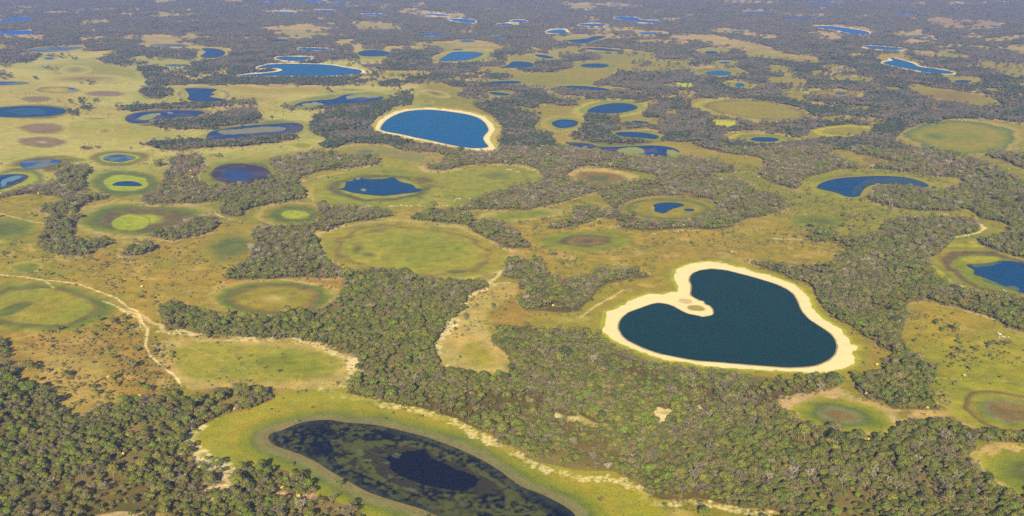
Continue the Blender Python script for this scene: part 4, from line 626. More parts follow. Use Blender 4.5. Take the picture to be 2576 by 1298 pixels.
# the spit of the heart lake carries a patch of weed and a patch of damp soil
for cx, cy, rx, ry, name, k in ((1752, 775, 22, 9, 'olive', .9), (1722, 757, 20, 8, 'brown', .45)):
    sl = np.s_[cy - 25:cy + 25, cx - 45:cx + 45]
    r = np.sqrt(((gu[sl] - cx - (gv[sl] - cy) * .8) / rx) ** 2 + ((gv[sl] - cy) / ry) ** 2) + (n2[sl] - .5) * .8
    over(sl, np.clip((1.0 - r) * 4, 0, 1) * k, ALB[name])
def line(pts, hw, name, k):
    gx, gy = to_ground([a for a, b in pts], [b for a, b in pts])
    d0 = np.cumsum(np.r_[0, np.hypot(np.diff(gx), np.diff(gy))])
    n = max(3, int(d0[-1] / 4)); t = np.linspace(0, d0[-1], n)
    x, y = np.interp(t, d0, gx), np.interp(t, d0, gy)
    x = x + (vnoise(x, y, 50, 21, 2) - .5) * hw * 3; y = y + (vnoise(x, y, 50, 22, 2) - .5) * hw * 3
    if hw > 4:
        x = np.repeat(x, 3); y = np.repeat(y, 3); n = len(x); jj = np.arange(n)
        x = x + (hash01(jj, jj * 7, 5) - .5) * hw * 3.2; y = y + (hash01(jj, jj * 3, 8) - .5) * hw * 3.2
    u, v = to_survey(x, y)
    for i in range(n):
        U, V = u[i], v[i]
        if not (0 <= U < W and 0 <= V < H): continue
        mx = MPP[min(H - 1, int(V))]; my = mx / max(.06, (V + 188) / math.hypot(FV, V + 188))
        w = hw * (.55 + .9 * hash01(np.array(i // 3), np.array(int(U)), 3)) * (.6 if hw > 4 else 1)
        rx, ry = max(.8, w / mx), max(.7, w / my)
        X0, X1, Y0, Y1 = int(max(0, U - rx - 2)), int(min(W, U + rx + 3)), int(max(0, V - ry - 2)), int(min(H, V + ry + 3))
        s2 = np.s_[Y0:Y1, X0:X1]
        r = np.sqrt(((gu[s2] - U) / rx) ** 2 + ((gv[s2] - V) / ry) ** 2)
        bl[s2] = np.maximum(bl[s2], np.clip(1.35 - r, 0, 1) * k * (float(np.clip((n2[int(V), int(U)] - .30) * 6, .2, 1)) if hw > 4 else 1))
for pts, hw, name, k in LINES:
    bl[:] = 0
    line(pts, hw, name, k)
    over(np.s_[:, :], bl, ALB[name])
# where trees may stand
forest_hard = blur(forest_raw * (1 - np.clip(rimblur * 1.2, 0, 1)), .8)
forest_map = .5 * forest_hard + .5 * blur(forest_raw * (1 - np.clip(rimblur * 1.2, 0, 1)), 5)
# scattered shrubs on the open ground: patch polygons with a density
SHRUBS = [
 (p(0,600, 90,610, 240,640, 340,600, 420,620, 560,570, 640,580, 600,700, 540,740, 400,770, 330,780, 250,720, 120,695, 0,680), 1.0),
 (p(90,830, 150,800, 250,790, 340,800, 370,870, 420,930, 460,990, 400,1000, 330,1000, 230,1020, 150,1040, 60,940, 50,890), 2.2),
 (p(370,860, 440,850, 430,960, 480,990, 420,990), 1.6), (p(600,690, 860,690, 860,730, 640,720), .8),
 (p(1290,530, 1450,500, 1560,560, 1700,600, 2050,560, 2120,600, 2140,640, 1900,630, 1700,620, 1560,640, 1400,590, 1320,600), 1.3),
 (p(1290,620, 1660,630, 1650,690, 1500,680, 1290,700), 1.2), (p(1900,480, 2190,500, 2290,540, 2200,600, 2120,580, 2000,550, 1900,540), 1.5), (p(2010,440, 2200,425, 2420,450, 2380,462, 2200,440, 2060,460, 2100,500, 2180,510, 2180,520, 2040,510), 1.3),
 (p(1790,440, 1850,410, 1920,420, 1920,450, 1980,480, 2000,500, 1900,490), 1.6), (p(2280,770, 2390,800, 2480,850, 2560,880, 2560,930, 2400,920, 2360,890, 2300,870), 1.1), (p(2350,880, 2560,860, 2576,920, 2430,930, 2360,920), 1.6), (p(2290,930, 2420,950, 2400,1010, 2350,1050, 2200,1040, 2220,1010, 2340,1000), 1.2),
 (p(170,380, 540,360, 540,400, 420,430, 380,460, 360,400), .35), (p(0,230, 300,230, 300,300, 170,300), .25), (p(650,250, 760,260, 740,300, 640,300), .4), (p(1290,180, 1480,170, 1560,195, 1500,205, 1400,210, 1290,205), .35),
 (p(1180,740, 1300,720, 1310,740, 1250,780, 1240,830, 1150,860, 1120,830), .9), (p(1240,760, 1450,760, 1480,790, 1350,820, 1240,840), .8), (p(640,850, 880,870, 900,920, 880,990, 700,990, 720,975, 850,960, 870,900, 780,870), .6), (p(1560,1200, 1650,1240, 1950,1275, 1930,1290, 1700,1290, 1560,1230), 1.6),
 (p(1650,560, 1950,560, 2000,590, 1800,620, 1690,610), .8), (p(420,820, 640,850, 640,862, 420,850), 1.0), (p(580,560, 760,560, 800,600, 640,600), .8), (p(2130,1000, 2250,1000, 2360,1040, 2300,1060, 2210,1050), 1.0), (p(1000,370, 1100,390, 1060,400), .2), (p(630,320, 760,340, 740,380, 600,380), .5), (p(80,960, 330,980, 330,1010, 170,1030), 2.5),
 (p(2445,1140, 2576,1120, 2576,1140, 2470,1165), 1.5), (p(1470,695, 1600,690, 1560,720, 1470,760), 1.0), (p(60,640, 240,650, 330,700, 250,720, 60,690), .5),
]
shrub_map = np.zeros((H, W), np.float32)
for pts, k in SHRUBS:
    x0, y0, m = raster(pts)
    m = m[:H - y0, :W - x0]
    s = shrub_map[y0:y0 + m.shape[0], x0:x0 + m.shape[1]]; s[:] = np.maximum(s, m * k)
shrub_map = np.where(gv > 400, np.maximum(shrub_map * 1.3, .12), shrub_map)
shrub_map *= (1 - .96 * panmask) * (1 - np.clip(fb * 2, 0, 1)) * (1 - np.maximum(np.maximum(water, sand), np.clip(rimblur, 0, 1)))
def at(m, u, v, outside=None):
    """read a map; beyond the surveyed area it is mirrored"""
    u = np.asarray(u, float); v = np.asarray(v, float)
    u = np.where(u < 0, -u, u); u = np.where(u > W - 1, 2 * (W - 1) - u, u)
    v = np.where(v < 0, -v * .6, v); v = np.where(v > H - 1, 2 * (H - 1) - v, v)
    return m[np.clip(v, 0, H - 1).astype(int), np.clip(u, 0, W - 1).astype(int)]
# ---------------------------------------------------------------- materials
def new_mat(name):
    m = bpy.data.materials.new(name); m.use_nodes = True
    nt = m.node_tree
    return m, nt, nt.nodes, nt.links, nt.nodes['Principled BSDF']
def noise_node(N, L, scale, detail=3, vec=None, rough=.6):
    n = N.new('ShaderNodeTexNoise'); n.inputs['Scale'].default_value = scale
    n.inputs['Detail'].default_value = detail; n.inputs['Roughness'].default_value = rough
    if vec is not None: L.new(vec, n.inputs['Vector'])
    return n
def mix_rgb(N, L, mode, fac, a, b):
    m = N.new('ShaderNodeMix'); m.data_type = 'RGBA'; m.blend_type = mode
    for sock, v in ((m.inputs['Factor'], fac), (m.inputs[6], a), (m.inputs[7], b)):
        if isinstance(v, (int, float)): sock.default_value = v
        elif isinstance(v, tuple): sock.default_value = v
        else: L.new(v, sock)
    return m.outputs[2]
def ramp(N, L, src, stops, interp='LINEAR'):
    r = N.new('ShaderNodeValToRGB'); r.color_ramp.interpolation = interp
    e = r.color_ramp.elements
    while len(e) < len(stops): e.new(.5)
    for i, (pos, c) in enumerate(stops):
        e[i].position = pos; e[i].color = (*c, 1) if len(c) == 3 else c
    L.new(src, r.inputs[0]); return r.outputs[0]

gm, nt, N, L, B = new_mat("ground_cover")
at_ = N.new('ShaderNodeAttribute'); at_.attribute_name = 'cover'
tc = N.new('ShaderNodeTexCoord')
fine = noise_node(N, L, .35, 4, tc.outputs['Object'])
mid = noise_node(N, L, .045, 4, tc.outputs['Object'])
big = noise_node(N, L, .011, 3, tc.outputs['Object'])
sandy = N.new('ShaderNodeAttribute'); sandy.attribute_name = 'bare'
g1 = ramp(N, L, fine.outputs[0], [(.32, (.5, .54, .5)), (.5, (1, 1, 1)), (.68, (1.5, 1.45, 1.35))])
g2 = ramp(N, L, mid.outputs[0], [(.35, (.80, .86, .84)), (.5, (1, 1, 1)), (.65, (1.16, 1.10, 1.04))])
g3 = ramp(N, L, big.outputs[0], [(.38, (.86, .95, .9)), (.62, (1.12, 1.04, 1.05))])
c = mix_rgb(N, L, 'MULTIPLY', .55, at_.outputs['Color'], g1)
c = mix_rgb(N, L, 'MULTIPLY', .8, c, g2)
c = mix_rgb(N, L, 'MULTIPLY', .7, c, g3)
c = mix_rgb(N, L, 'MIX', sandy.outputs['Fac'], c, mix_rgb(N, L, 'MULTIPLY', .25, at_.outputs['Color'], g2))
L.new(c, B.inputs['Base Color']); B.inputs['Roughness'].default_value = 1
B.inputs['Specular IOR Level'].default_value = .1
tuft = N.new('ShaderNodeTexVoronoi'); tuft.inputs['Scale'].default_value = .16; L.new(tc.outputs['Object'], tuft.inputs['Vector'])
patchy = noise_node(N, L, .02, 3, tc.outputs['Object'])
tm = N.new('ShaderNodeMath'); tm.operation = 'MULTIPLY'
L.new(ramp(N, L, tuft.outputs['Distance'], [(.12, (1, 1, 1)), (.26, (0, 0, 0))]), tm.inputs[0]); L.new(ramp(N, L, patchy.outputs[0], [(.44, (0, 0, 0)), (.6, (.75, .75, .75))]), tm.inputs[1])
tm2 = N.new('ShaderNodeMath'); tm2.operation = 'SUBTRACT'; tm2.use_clamp = True; L.new(tm.outputs[0], tm2.inputs[0]); L.new(sandy.outputs['Fac'], tm2.inputs[1])
c = mix_rgb(N, L, 'MIX', tm2.outputs[0], c, mix_rgb(N, L, 'MULTIPLY', 1, c, (.48, .55, .45, 1)))
L.new(c, B.inputs['Base Color'])
bp = N.new('ShaderNodeBump'); bp.inputs['Strength'].default_value = .5; bp.inputs['Distance'].default_value = 1.4
L.new(mid.outputs[0], bp.inputs['Height']); L.new(bp.outputs[0], B.inputs['Normal'])

wm, nt, N, L, B = new_mat("lake_water")
wc = N.new('ShaderNodeAttribute'); wc.attribute_name = 'cover'
ww = N.new('ShaderNodeAttribute'); ww.attribute_name = 'weed'
tc = N.new('ShaderNodeTexCoord')
rip = noise_node(N, L, .02, 4, tc.outputs['Object']); wv = noise_node(N, L, .8, 3, tc.outputs['Object'])
c = mix_rgb(N, L, 'MULTIPLY', .5, wc.outputs['Color'], ramp(N, L, rip.outputs[0], [(.35, (.8, .85, .9)), (.65, (1.15, 1.12, 1.1))]))
L.new(c, B.inputs['Base Color'])
mr = N.new('ShaderNodeMapRange'); L.new(ww.outputs['Fac'], mr.inputs[0]); mr.inputs[3].default_value = .22; mr.inputs[4].default_value = .95
L.new(mr.outputs[0], B.inputs['Roughness'])
mr2 = N.new('ShaderNodeMapRange'); L.new(ww.outputs['Fac'], mr2.inputs[0]); mr2.inputs[3].default_value = .08; mr2.inputs[4].default_value = .05
L.new(mr2.outputs[0], B.inputs['Specular IOR Level']); B.inputs['IOR'].default_value = 1.33
bp = N.new('ShaderNodeBump'); bp.inputs['Strength'].default_value = .5; bp.inputs['Distance'].default_value = .25
L.new(wv.outputs[0], bp.inputs['Height']); L.new(bp.outputs[0], B.inputs['Normal'])
B.inputs['Specular IOR Level'].default_value = 0
for l_ in list(B.inputs['Specular IOR Level'].links): L.remove(l_)
gl = N.new('ShaderNodeBsdfGlossy'); L.new(mr.outputs[0], gl.inputs['Roughness']); L.new(bp.outputs[0], gl.inputs['Normal']); gl.inputs['Color'].default_value = (.75, .9, 1, 1)
fac = N.new('ShaderNodeMapRange'); L.new(ww.outputs['Fac'], fac.inputs[0]); fac.inputs[3].default_value = .025; fac.inputs[4].default_value = .01
ms = N.new('ShaderNodeMixShader'); L.new(fac.outputs[0], ms.inputs[0]); L.new(B.outputs[0], ms.inputs[1]); L.new(gl.outputs[0], ms.inputs[2])
L.new(ms.outputs[0], [n_ for n_ in N if n_.type == 'OUTPUT_MATERIAL'][0].inputs['Surface'])

def leaf_mat(name, stops, spec=.2, gain=1.0):
    m, nt, N, L, B = new_mat(name)
    oi = N.new('ShaderNodeObjectInfo')
    fa = N.new('ShaderNodeAttribute'); fa.attribute_name = 'shade'
    base = ramp(N, L, oi.outputs['Random'], [(p_, tuple(x * gain for x in c_)) for p_, c_ in stops])
    tone = ramp(N, L, fa.outputs['Fac'], [(0, (.62, .66, .62)), (.5, (1, 1, 1)), (1, (1.5, 1.42, 1.3))])
    L.new(mix_rgb(N, L, 'MULTIPLY', 1, base, tone), B.inputs['Base Color'])
    B.inputs['Roughness'].default_value = .7; B.inputs['Specular IOR Level'].default_value = spec
    return m
M_green = leaf_mat("green_leaves", [(0, (.064, .078, .007)), (.2, (.104, .112, .008)), (.4, (.042, .052, .008)), (.6, (.130, .126, .012)), (.8, (.078, .084, .010)), (1, (.088, .130, .005))], gain=1.12)
M_olive = leaf_mat("dry_olive_leaves", [(0, (.104, .096, .020)), (.25, (.145, .120, .036)), (.5, (.086, .088, .017)), (.75, (.160, .136, .046)), (1, (.120, .090, .035))], gain=1.0)
M_grey = leaf_mat("bare_twigs", [(0, (.140, .118, .066)), (.3, (.175, .150, .088)), (.6, (.118, .098, .060)), (.85, (.21, .18, .12)), (1, (.320, .285, .200))], gain=1.0)
M_yellow = leaf_mat("yellow_blossom", [(0, (.58, .45, .03)), (1, (.70, .58, .08))])
M_bark = leaf_mat("pale_bark", [(0, (.12, .10, .07)), (1, (.22, .19, .14))])
M_mixed, nt, N, L, B = new_mat("mixed_canopy")
fa = N.new('ShaderNodeAttribute'); fa.attribute_name = 'leafcol'
oi = N.new('ShaderNodeObjectInfo')
L.new(mix_rgb(N, L, 'MULTIPLY', .8, fa.outputs['Color'], ramp(N, L, oi.outputs['Random'], [(0, (.72, .78, .75)), (.5, (1, 1, 1)), (1, (1.25, 1.18, 1.15))])), B.inputs['Base Color'])
B.inputs['Roughness'].default_value = .8; B.inputs['Specular IOR Level'].default_value = .15
def plain_mat(name, c, rough=.7):
    m, nt, N, L, B = new_mat(name)
    tc = N.new('ShaderNodeTexCoord'); n = noise_node(N, L, 4, 3, tc.outputs['Object'])
    L.new(ramp(N, L, n.outputs[0], [(.35, tuple(x * .8 for x in c)), (.65, c)]), B.inputs['Base Color']); B.inputs['Roughness'].default_value = rough
    return m
M_hide = plain_mat("white_hide", (.52, .49, .43))

# ---------------------------------------------------------------- object helpers
def tag(o, label=None, cat=None, group=None, kind=None):
    for k, v in (('label', label), ('category', cat), ('group', group), ('kind', kind)):
        if v: o[k] = v
    return o
def mesh_np(name, V, Fq, mat, attrs=()):
    """V (n,3), Fq (m,3|4) arrays -> mesh"""
    me = bpy.data.meshes.new(name)
    V = np.asarray(V, np.float32); Fq = np.asarray(Fq, np.int32); k = Fq.shape[1]
    me.vertices.add(len(V)); me.vertices.foreach_set('co', V.ravel())
    me.loops.add(Fq.size); me.loops.foreach_set('vertex_index', Fq.ravel())
    me.polygons.add(len(Fq)); me.polygons.foreach_set('loop_start', np.arange(0, Fq.size, k, dtype=np.int32))
    me.polygons.foreach_set('loop_total', np.full(len(Fq), k, np.int32))
    me.update(calc_edges=True)
    for an, typ, dom, data in attrs:
        a = me.attributes.new(an, typ, dom)
        if typ == 'FLOAT_COLOR': a.data.foreach_set('color', np.asarray(data, np.float32).ravel())
        else: a.data.foreach_set('value', np.asarray(data, np.float32).ravel())
    if mat: me.materials.append(mat)
    return me
def link(name, me, parent=None):
    o = bpy.data.objects.new(name, me); COL.objects.link(o); o.parent = parent
    return o

# ---------------------------------------------------------------- the ground, one sheet split into its named fields
MEADOWS = [
 ('beach', heart_sand, "wide white sand beach all round the heart-shaped lake"),
 ('beach', blue_sand, "thin white sand beach round the bright blue lake"),
 ('meadow', TINT[18][0] if False else p(380,870, 410,855, 480,850, 560,852, 680,860, 790,865, 860,888, 900,905, 895,930, 870,960, 840,985, 700,975, 560,975, 480,980, 440,950, 400,920), "tan and green dry lake bed between the left track and the front wood"),
 ('meadow', p(1092,880, 1110,850, 1145,800, 1160,760, 1180,735, 1230,715, 1305,712, 1300,740, 1240,770, 1215,810, 1240,850, 1290,905, 1290,947, 1200,942, 1110,927), "tan club-shaped clearing between the central wood and the heart-shaped lake"),
 ('meadow', el(1036,630,236,74,3,40,.02), "largest round green marsh meadow, left of centre, with a brown inner ring"),
 ('meadow', p(770,475, 800,445, 860,425, 960,405, 1060,395, 1110,410, 1060,425, 1100,432, 1200,418, 1290,412, 1355,425, 1365,445, 1320,465, 1250,480, 1150,515, 1000,522, 880,518, 800,505, 775,490), "pale green marshy meadow around the ragged-edged deep blue lake"),
 ('meadow', el(693,752,158,44,0,40,.02), "oval green and brown ringed meadow above the central wood"),
 ('meadow', el(105,772,170,54,2,40,.02), "round green marsh meadow at the left edge below the sandy track"),
 ('meadow', el(740,539,85,30,0,30,.02), "small round meadow with a bright green bull's-eye"),
 ('meadow', el(350,553,150,42,-2,40,.02), "dark green ringed meadow with a yellow-green heart, left"),
 ('meadow', el(318,462,90,33,0,30,.02), "round dark green meadow holding the small blue crescent pool"),
 ('meadow', el(2117,1046,146,45,8,30,.02), "oval ringed meadow with a brown centre below the heart-shaped lake's right tip"),
 ('meadow', el(2545,1035,150,54,8,30,.02), "ringed olive meadow with a brown centre at the right edge"),
 ('meadow', el(2600,1185,148,73,12,30,.02), "green and gold meadow cut by the lower right edge"),
 ('meadow', el(1682,525,128,32,0,30,.02), "olive oval meadow holding the hooked pool"),
 ('meadow', el(1472,606,112,26,0,30,.02), "green oval hollow with a brown middle above the heart-shaped lake"),
 ('meadow', el(1508,448,86,22,3,30,.02), "tan and brown ringed hollow right of the marshy meadow"),
 ('meadow', el(1905,276,150,26,6,30,.02), "large olive oval clearing with a yellow rim in the upper right"),
 ('meadow', el(2420,345,150,43,3,30,.02), "large dull green round clearing near the right edge"),
 ('meadow', el(107,323,57,12,0,24,.02), "purple-brown dry pan on the yellow plain, upper of the pair"),
 ('meadow', el(105,357,56,12,0,24,.02), "purple-brown dry pan on the yellow plain, lower of the pair"),
 ('meadow', el(2520,692,180,64,14,30,.02), "green and brown ringed marsh around the weed-edged lake at the right"),
 ('meadow', p(2280,765, 2330,757, 2407,776, 2576,838, 2576,1000, 2440,975, 2350,960, 2360,910, 2300,890, 2270,845), "golden green pasture dotted with shrubs on the right"),
 ('meadow', p(470,1085, 500,1055, 600,1030, 700,1000, 820,990, 900,1000, 1000,1025, 1100,1050, 1220,1095, 1320,1170, 1420,1190, 1540,1200, 1650,1255, 1700,1298, 900,1298, 780,1200, 700,1170, 590,1170, 500,1140), "yellow-green grass shore around the near-black weedy lake"),
]
idmap = np.zeros((H, W), np.int16)
for k, (nm, pts, lb) in enumerate(MEADOWS):
    x0, y0, m = raster(pts)
    m = m[:H - y0, :W - x0]
    s = idmap[y0:y0 + m.shape[0], x0:x0 + m.shape[1]]
    s[(m > .5) & ((s == 0) | (k > 1)) & (s != 1) & (s != 2)] = k + 1
us = np.concatenate([np.linspace(-1500, -140, 60)[:-1], np.linspace(-140, -2, 40)[:-1], np.arange(-2, W + 2.1, 1.7), np.linspace(W + 2, W + 140, 40)[1:], np.linspace(W + 140, W + 1500, 60)[1:]])
vsr = np.concatenate([np.linspace(-178, -100, 40)[:-1], np.linspace(-100, -2, 60)[:-1], np.arange(-2, 330, 1.25), np.arange(330, H + 2, 1.7), np.linspace(H + 2, H + 900, 120)[1:]])
UU, VV = np.meshgrid(us, vsr)
X, Y = to_ground(UU, VV)
nu, nv = len(us), len(vsr)
cov = at(col, UU, VV)
bare = at(np.clip(sb, 0, 1), UU, VV)
inside = (UU >= 0) & (UU < W) & (VV >= 0) & (VV < H)
Z = (vnoise(X, Y, 300, 31, 2) - .5) * .3 - .15
co = np.stack([X, Y, Z], -1).reshape(-1, 3)
ii = np.arange(nu * nv).reshape(nv, nu)
quads = np.stack([ii[1:, :-1], ii[1:, 1:], ii[:-1, 1:], ii[:-1, :-1]], -1).reshape(-1, 4)
fu = .5 * (UU[:-1, :-1] + UU[1:, 1:]); fv = .5 * (VV[:-1, :-1] + VV[1:, 1:])
fid = np.where((fu >= 0) & (fu < W) & (fv >= 0) & (fv < H), idmap[np.clip(fv, 0, H - 1).astype(int), np.clip(fu, 0, W - 1).astype(int)], 0).reshape(-1)
cov4 = np.concatenate([cov, np.ones(cov.shape[:2] + (1,))], -1).reshape(-1, 4)
bare_f = bare.reshape(-1)
def ground_piece(name, sel, label):
    f = quads[sel]
    used = np.unique(f); remap = np.zeros(len(co), np.int32); remap[used] = np.arange(len(used))
    me = mesh_np(name, co[used], remap[f], gm, (('cover', 'FLOAT_COLOR', 'POINT', cov4[used]), ('bare', 'FLOAT', 'POINT', bare_f[used])))
    me.shade_smooth()
    tag(link(name, me), label, None, None, 'structure')
ground_piece('ground', fid == 0, "flat savanna floor of grass, sand and leaf litter reaching the horizon")
for k, (nm, pts, lb) in enumerate(MEADOWS):
    if (fid == k + 1).any(): ground_piece(nm, fid == k + 1, lb)

# ---------------------------------------------------------------- lakes
WCOL = dict(teal=(.000, .026, .022), blue=(.000, .080, .190), navy=(.000, .0025, .007), deep=(.000, .044, .118), far=(.000, .085, .270), marsh=(.020, .075, .190), weedy=(.001, .036, .130), purple=(.036, .028, .045), pale=(.004, .090, .220))
WEED_ON = {  # lake outline id -> list of (polygon, colour, strength)
 id(bottom_lake): [(q(1,3, 730,540, 820,490, 960,490, 1080,530, 1250,530, 1420,540, 1600,540, 1750,600, 1900,660, 2100,740, 2300,850, 2450,950, 2576,1050) + q(2,3, 150,1150, 300,1250, 350,1298) + q(1,3, 1900,1298, 1700,1200, 1500,1100, 1250,960, 1050,880, 850,800, 760,680), (.068, .072, .006), .85),
                   (q(1,3, 1050,640, 1200,610, 1500,620, 1700,620, 1800,690, 1950,750, 2200,860, 2400,960, 2500,1090, 2350,1110, 2100,1060, 1850,1060, 1600,1040, 1400,980, 1250,900, 1200,800, 1080,720), (.022, .016, .010), .85),
                   (q(1,3, 1290,720, 1380,690, 1500,660, 1650,640, 1720,650, 1780,720, 1900,770, 2050,850, 2200,890, 2240,930, 2200,990, 2050,1030, 1850,1020, 1600,960, 1450,900, 1360,830, 1370,770), (.000, .002, .007), 1),
                   (q(1,3, 1190,450, 1350,430, 1500,480, 1700,540, 1900,620, 2050,700, 1950,670, 1750,580, 1500,530, 1300,510), (.000, .002, .007), .9),
                   (el(1000,1148,11,6), (.10, .11, .05), .8), (el(922,1157,10,5), (.08, .11, .03), .8), (el(975,1166,9,4), (.10, .11, .07), .8), (el(902,1137,12,8), (.07, .10, .02), .7), (el(1035,1233,12,4), (.08, .09, .04), .7), (el(985,1200,6,4), (.07, .10, .02), .7)],
}
def inpoly(P, x, y):
    P = np.array(P); Q = np.roll(P, -1, 0); r = np.zeros(x.shape, bool)
    for (ax, ay), (bx, by) in zip(P, Q):
        if ay == by: continue
        c_ = ((ay <= y) != (by <= y)) & (x < ax + (y - ay) * (bx - ax) / (by - ay)); r ^= c_
    return r
YG = (.20, .22, .05)
EXTRA = [(p(1553,378, 1575,370, 1600,370, 1620,376, 1624,384, 1600,391, 1570,389, 1560,384), YG, 1), (p(1678,377, 1695,378, 1712,385, 1715,394, 1690,397, 1678,392), YG, 1),
 (p(345,300, 355,293, 375,286, 400,284, 405,288, 390,293, 385,299, 365,303), YG, .9), (el(426,284,8,2), YG, .9), (p(375,302, 420,300, 460,294, 470,296, 400,310, 380,308), YG, .8),
 (p(545,332, 600,324, 660,318, 700,318, 722,322, 715,328, 690,332, 640,335, 590,338, 560,338), (.20, .20, .08), .75),
 (p(5,452, 40,442, 60,443, 50,450, 20,458, 10,470, 0,468), (.10, .20, .24), .9), (p(760,262, 790,256, 815,262, 800,267, 765,268), (.22, .25, .08), .8), (p(870,242, 900,237, 930,238, 960,244, 930,247, 900,244, 880,250, 868,247), (.22, .25, .09), .8),
 (p(10,280, 60,272, 110,275, 112,286, 60,288), (.03, .09, .10), .7), (p(30,279, 60,275, 108,278, 108,284, 60,285), (.006, .06, .15), 1), (el(915,478,7,3), YG, .9), (el(868,453,11,4), YG, .9), (el(900,449,8,3), YG, .9),
 (p(2180,452, 2240,443, 2330,455, 2338,470, 2280,466, 2220,462, 2170,470, 2150,490, 2140,493, 2150,470), (.03, .06, .08), .7), (el(2545,727,18,7), (.09,.12,.03), .8), (p(2440,690, 2480,700, 2560,735, 2520,738, 2450,712), (.10, .15, .02), .8), (p(2440,665, 2520,660, 2500,668, 2450,672), (.10, .13, .03), .6),
 (el(600,441,40,13), (.012, .05, .14), .9), (el(1421,311,20,6), (.004, .06, .17), 1), (el(275,398,0.1,.1), YG, 0)]
for (pts, key, sw, gw, label), P2 in zip(LAKES, lake_polys):
    P = np.array(P2); 
    # open out duplicate points
    keep = np.r_[True, np.hypot(*np.diff(P, axis=0).T) > .05]; P = P[keep]
    if np.hypot(*(P[0] - P[-1])) < .05: P = P[:-1]
    w_, h_ = np.ptp(P[:, 0]), np.ptp(P[:, 1])
    st = max(1.2, min(3.2, math.sqrt(w_ * h_ / 9000)))
    xs = np.arange(P[:, 0].min(), P[:, 0].max(), st); ys = np.arange(P[:, 1].min(), P[:, 1].max(), st * .8)
    gx_, gy_ = np.meshgrid(xs, ys); gx_ = gx_ + (np.arange(len(ys)) % 2)[:, None] * st * .5
    gx_, gy_ = gx_.ravel(), gy_.ravel()
    ins = inpoly(P, gx_, gy_)
    gx_, gy_ = gx_[ins], gy_[ins]
    if len(gx_):
        d = np.full(len(gx_), 1e9)
        for a_, b_ in zip(P, np.roll(P, -1, 0)):
            ab = b_ - a_; t_ = np.clip(((gx_ - a_[0]) * ab[0] + (gy_ - a_[1]) * ab[1]) / max(1e-9, ab @ ab), 0, 1)
            d = np.minimum(d, np.hypot(gx_ - a_[0] - t_ * ab[0], gy_ - a_[1] - t_ * ab[1]))
        gx_, gy_, d = gx_[d > .35 * st], gy_[d > .35 * st], d[d > .35 * st]
    allp = [Vector((float(a_), float(b_))) for a_, b_ in P] + [Vector((float(a_), float(b_))) for a_, b_ in zip(gx_, gy_)]
    nb = len(P)
    vo, eo, fo, ov, oe, of = delaunay_2d_cdt(allp, [], [list(range(nb))], 1, 1e-5)
    va = np.array([(a_.x, a_.y) for a_ in vo]); fa_ = np.array([f_ for f_ in fo if len(f_) == 3], np.int32)
    x, y = to_ground(va[:, 0], va[:, 1])
    # orientation up
    t0 = fa_[:, 0]; t1 = fa_[:, 1]; t2 = fa_[:, 2]
    cr = (x[t1] - x[t0]) * (y[t2] - y[t0]) - (x[t2] - x[t0]) * (y[t1] - y[t0])
    fa_[cr < 0] = fa_[cr < 0][:, ::-1]
    base = np.array(WCOL[key]); c3 = np.tile(base, (len(va), 1)); weed = np.zeros(len(va))
    m1 = vnoise(x, y, 60, 41, 3); m2 = vnoise(x, y, 14, 47, 3)
    def put(a_, c_):
        global c3, weed
        c3 = c3 + (np.asarray(c_) - c3) * a_[:, None]; weed = weed + (1 - weed) * a_ * (.9 if max(c_) > .02 else 0)
    if key in ('weedy',):
        put(np.clip((m1 - .52) * 8, 0, .75), (.07, .06, .08))
    if key == 'marsh':
        put(np.clip((m1 - .45) * 6, 0, .6), (.16, .17, .09))
    if key == 'purple':
        put(np.clip((m1 - .5) * 5, 0, .5), (.07, .07, .10))
    if key == 'navy':
        m3 = vnoise(x, y, 5, 49, 2); put(np.clip((m3 - .46) * 7, 0, .9) * np.clip((m1 - .25) * 5, .1, 1), (.056, .060, .006))
        for pg, c_, k_ in WEED_ON[id(bottom_lake)]:
            wob = (m1 - .5) * 26 + (m2 - .5) * 10
            a_ = inpoly(pg, va[:, 0] + wob, va[:, 1] + wob * .6).astype(float) * k_
            a_ = a_ * np.clip(.5 + (m2 - .4) * 2.2 + (m3 - .5) * 1.6, 0, 1) if k_ < 1 else a_
            put(a_, c_)
            if max(c_) < .031: weed = weed * (1 - a_ * .8)
    if key in ('deep', 'weedy', 'marsh', 'purple', 'navy', 'pale'):
        dd = np.full(len(va), 1e9)
        for a_, b_ in zip(P, np.roll(P, -1, 0)):
            ab = b_ - a_; t_ = np.clip(((va[:, 0] - a_[0]) * ab[0] + (va[:, 1] - a_[1]) * ab[1]) / max(1e-9, ab @ ab), 0, 1)
            dd = np.minimum(dd, np.hypot(va[:, 0] - a_[0] - t_ * ab[0], (va[:, 1] - a_[1] - t_ * ab[1]) * 1.8))
        put(np.clip(1.05 - dd / (.10 * h_ + 2) + (m2 - .5) * 1.8, 0, 1) * .55, (.034, .040, .022))
    for pg, c_, k_ in EXTRA:
        if len(pg) and (inpoly(P2, np.array([pg[0][0]]), np.array([pg[0][1]]))[0] or (va[:, 0].min() < pg[0][0] < va[:, 0].max() and va[:, 1].min() < pg[0][1] < va[:, 1].max())):
            wob = (m1 - .5) * 12 + (m2 - .5) * 9
            a_ = inpoly(pg, va[:, 0] + wob, va[:, 1] + wob * .3).astype(float) * k_
            put(a_, c_)
            if c_[2] > c_[0] * 3: weed = weed * (1 - a_)
    me = mesh_np('lake', np.stack([x, y, np.full(len(x), .25)], 1), fa_, wm, (('cover', 'FLOAT_COLOR', 'POINT', np.concatenate([c3, np.ones((len(c3), 1))], 1)), ('weed', 'FLOAT', 'POINT', weed)))
    tag(link('lake', me), label, None, None, 'structure')

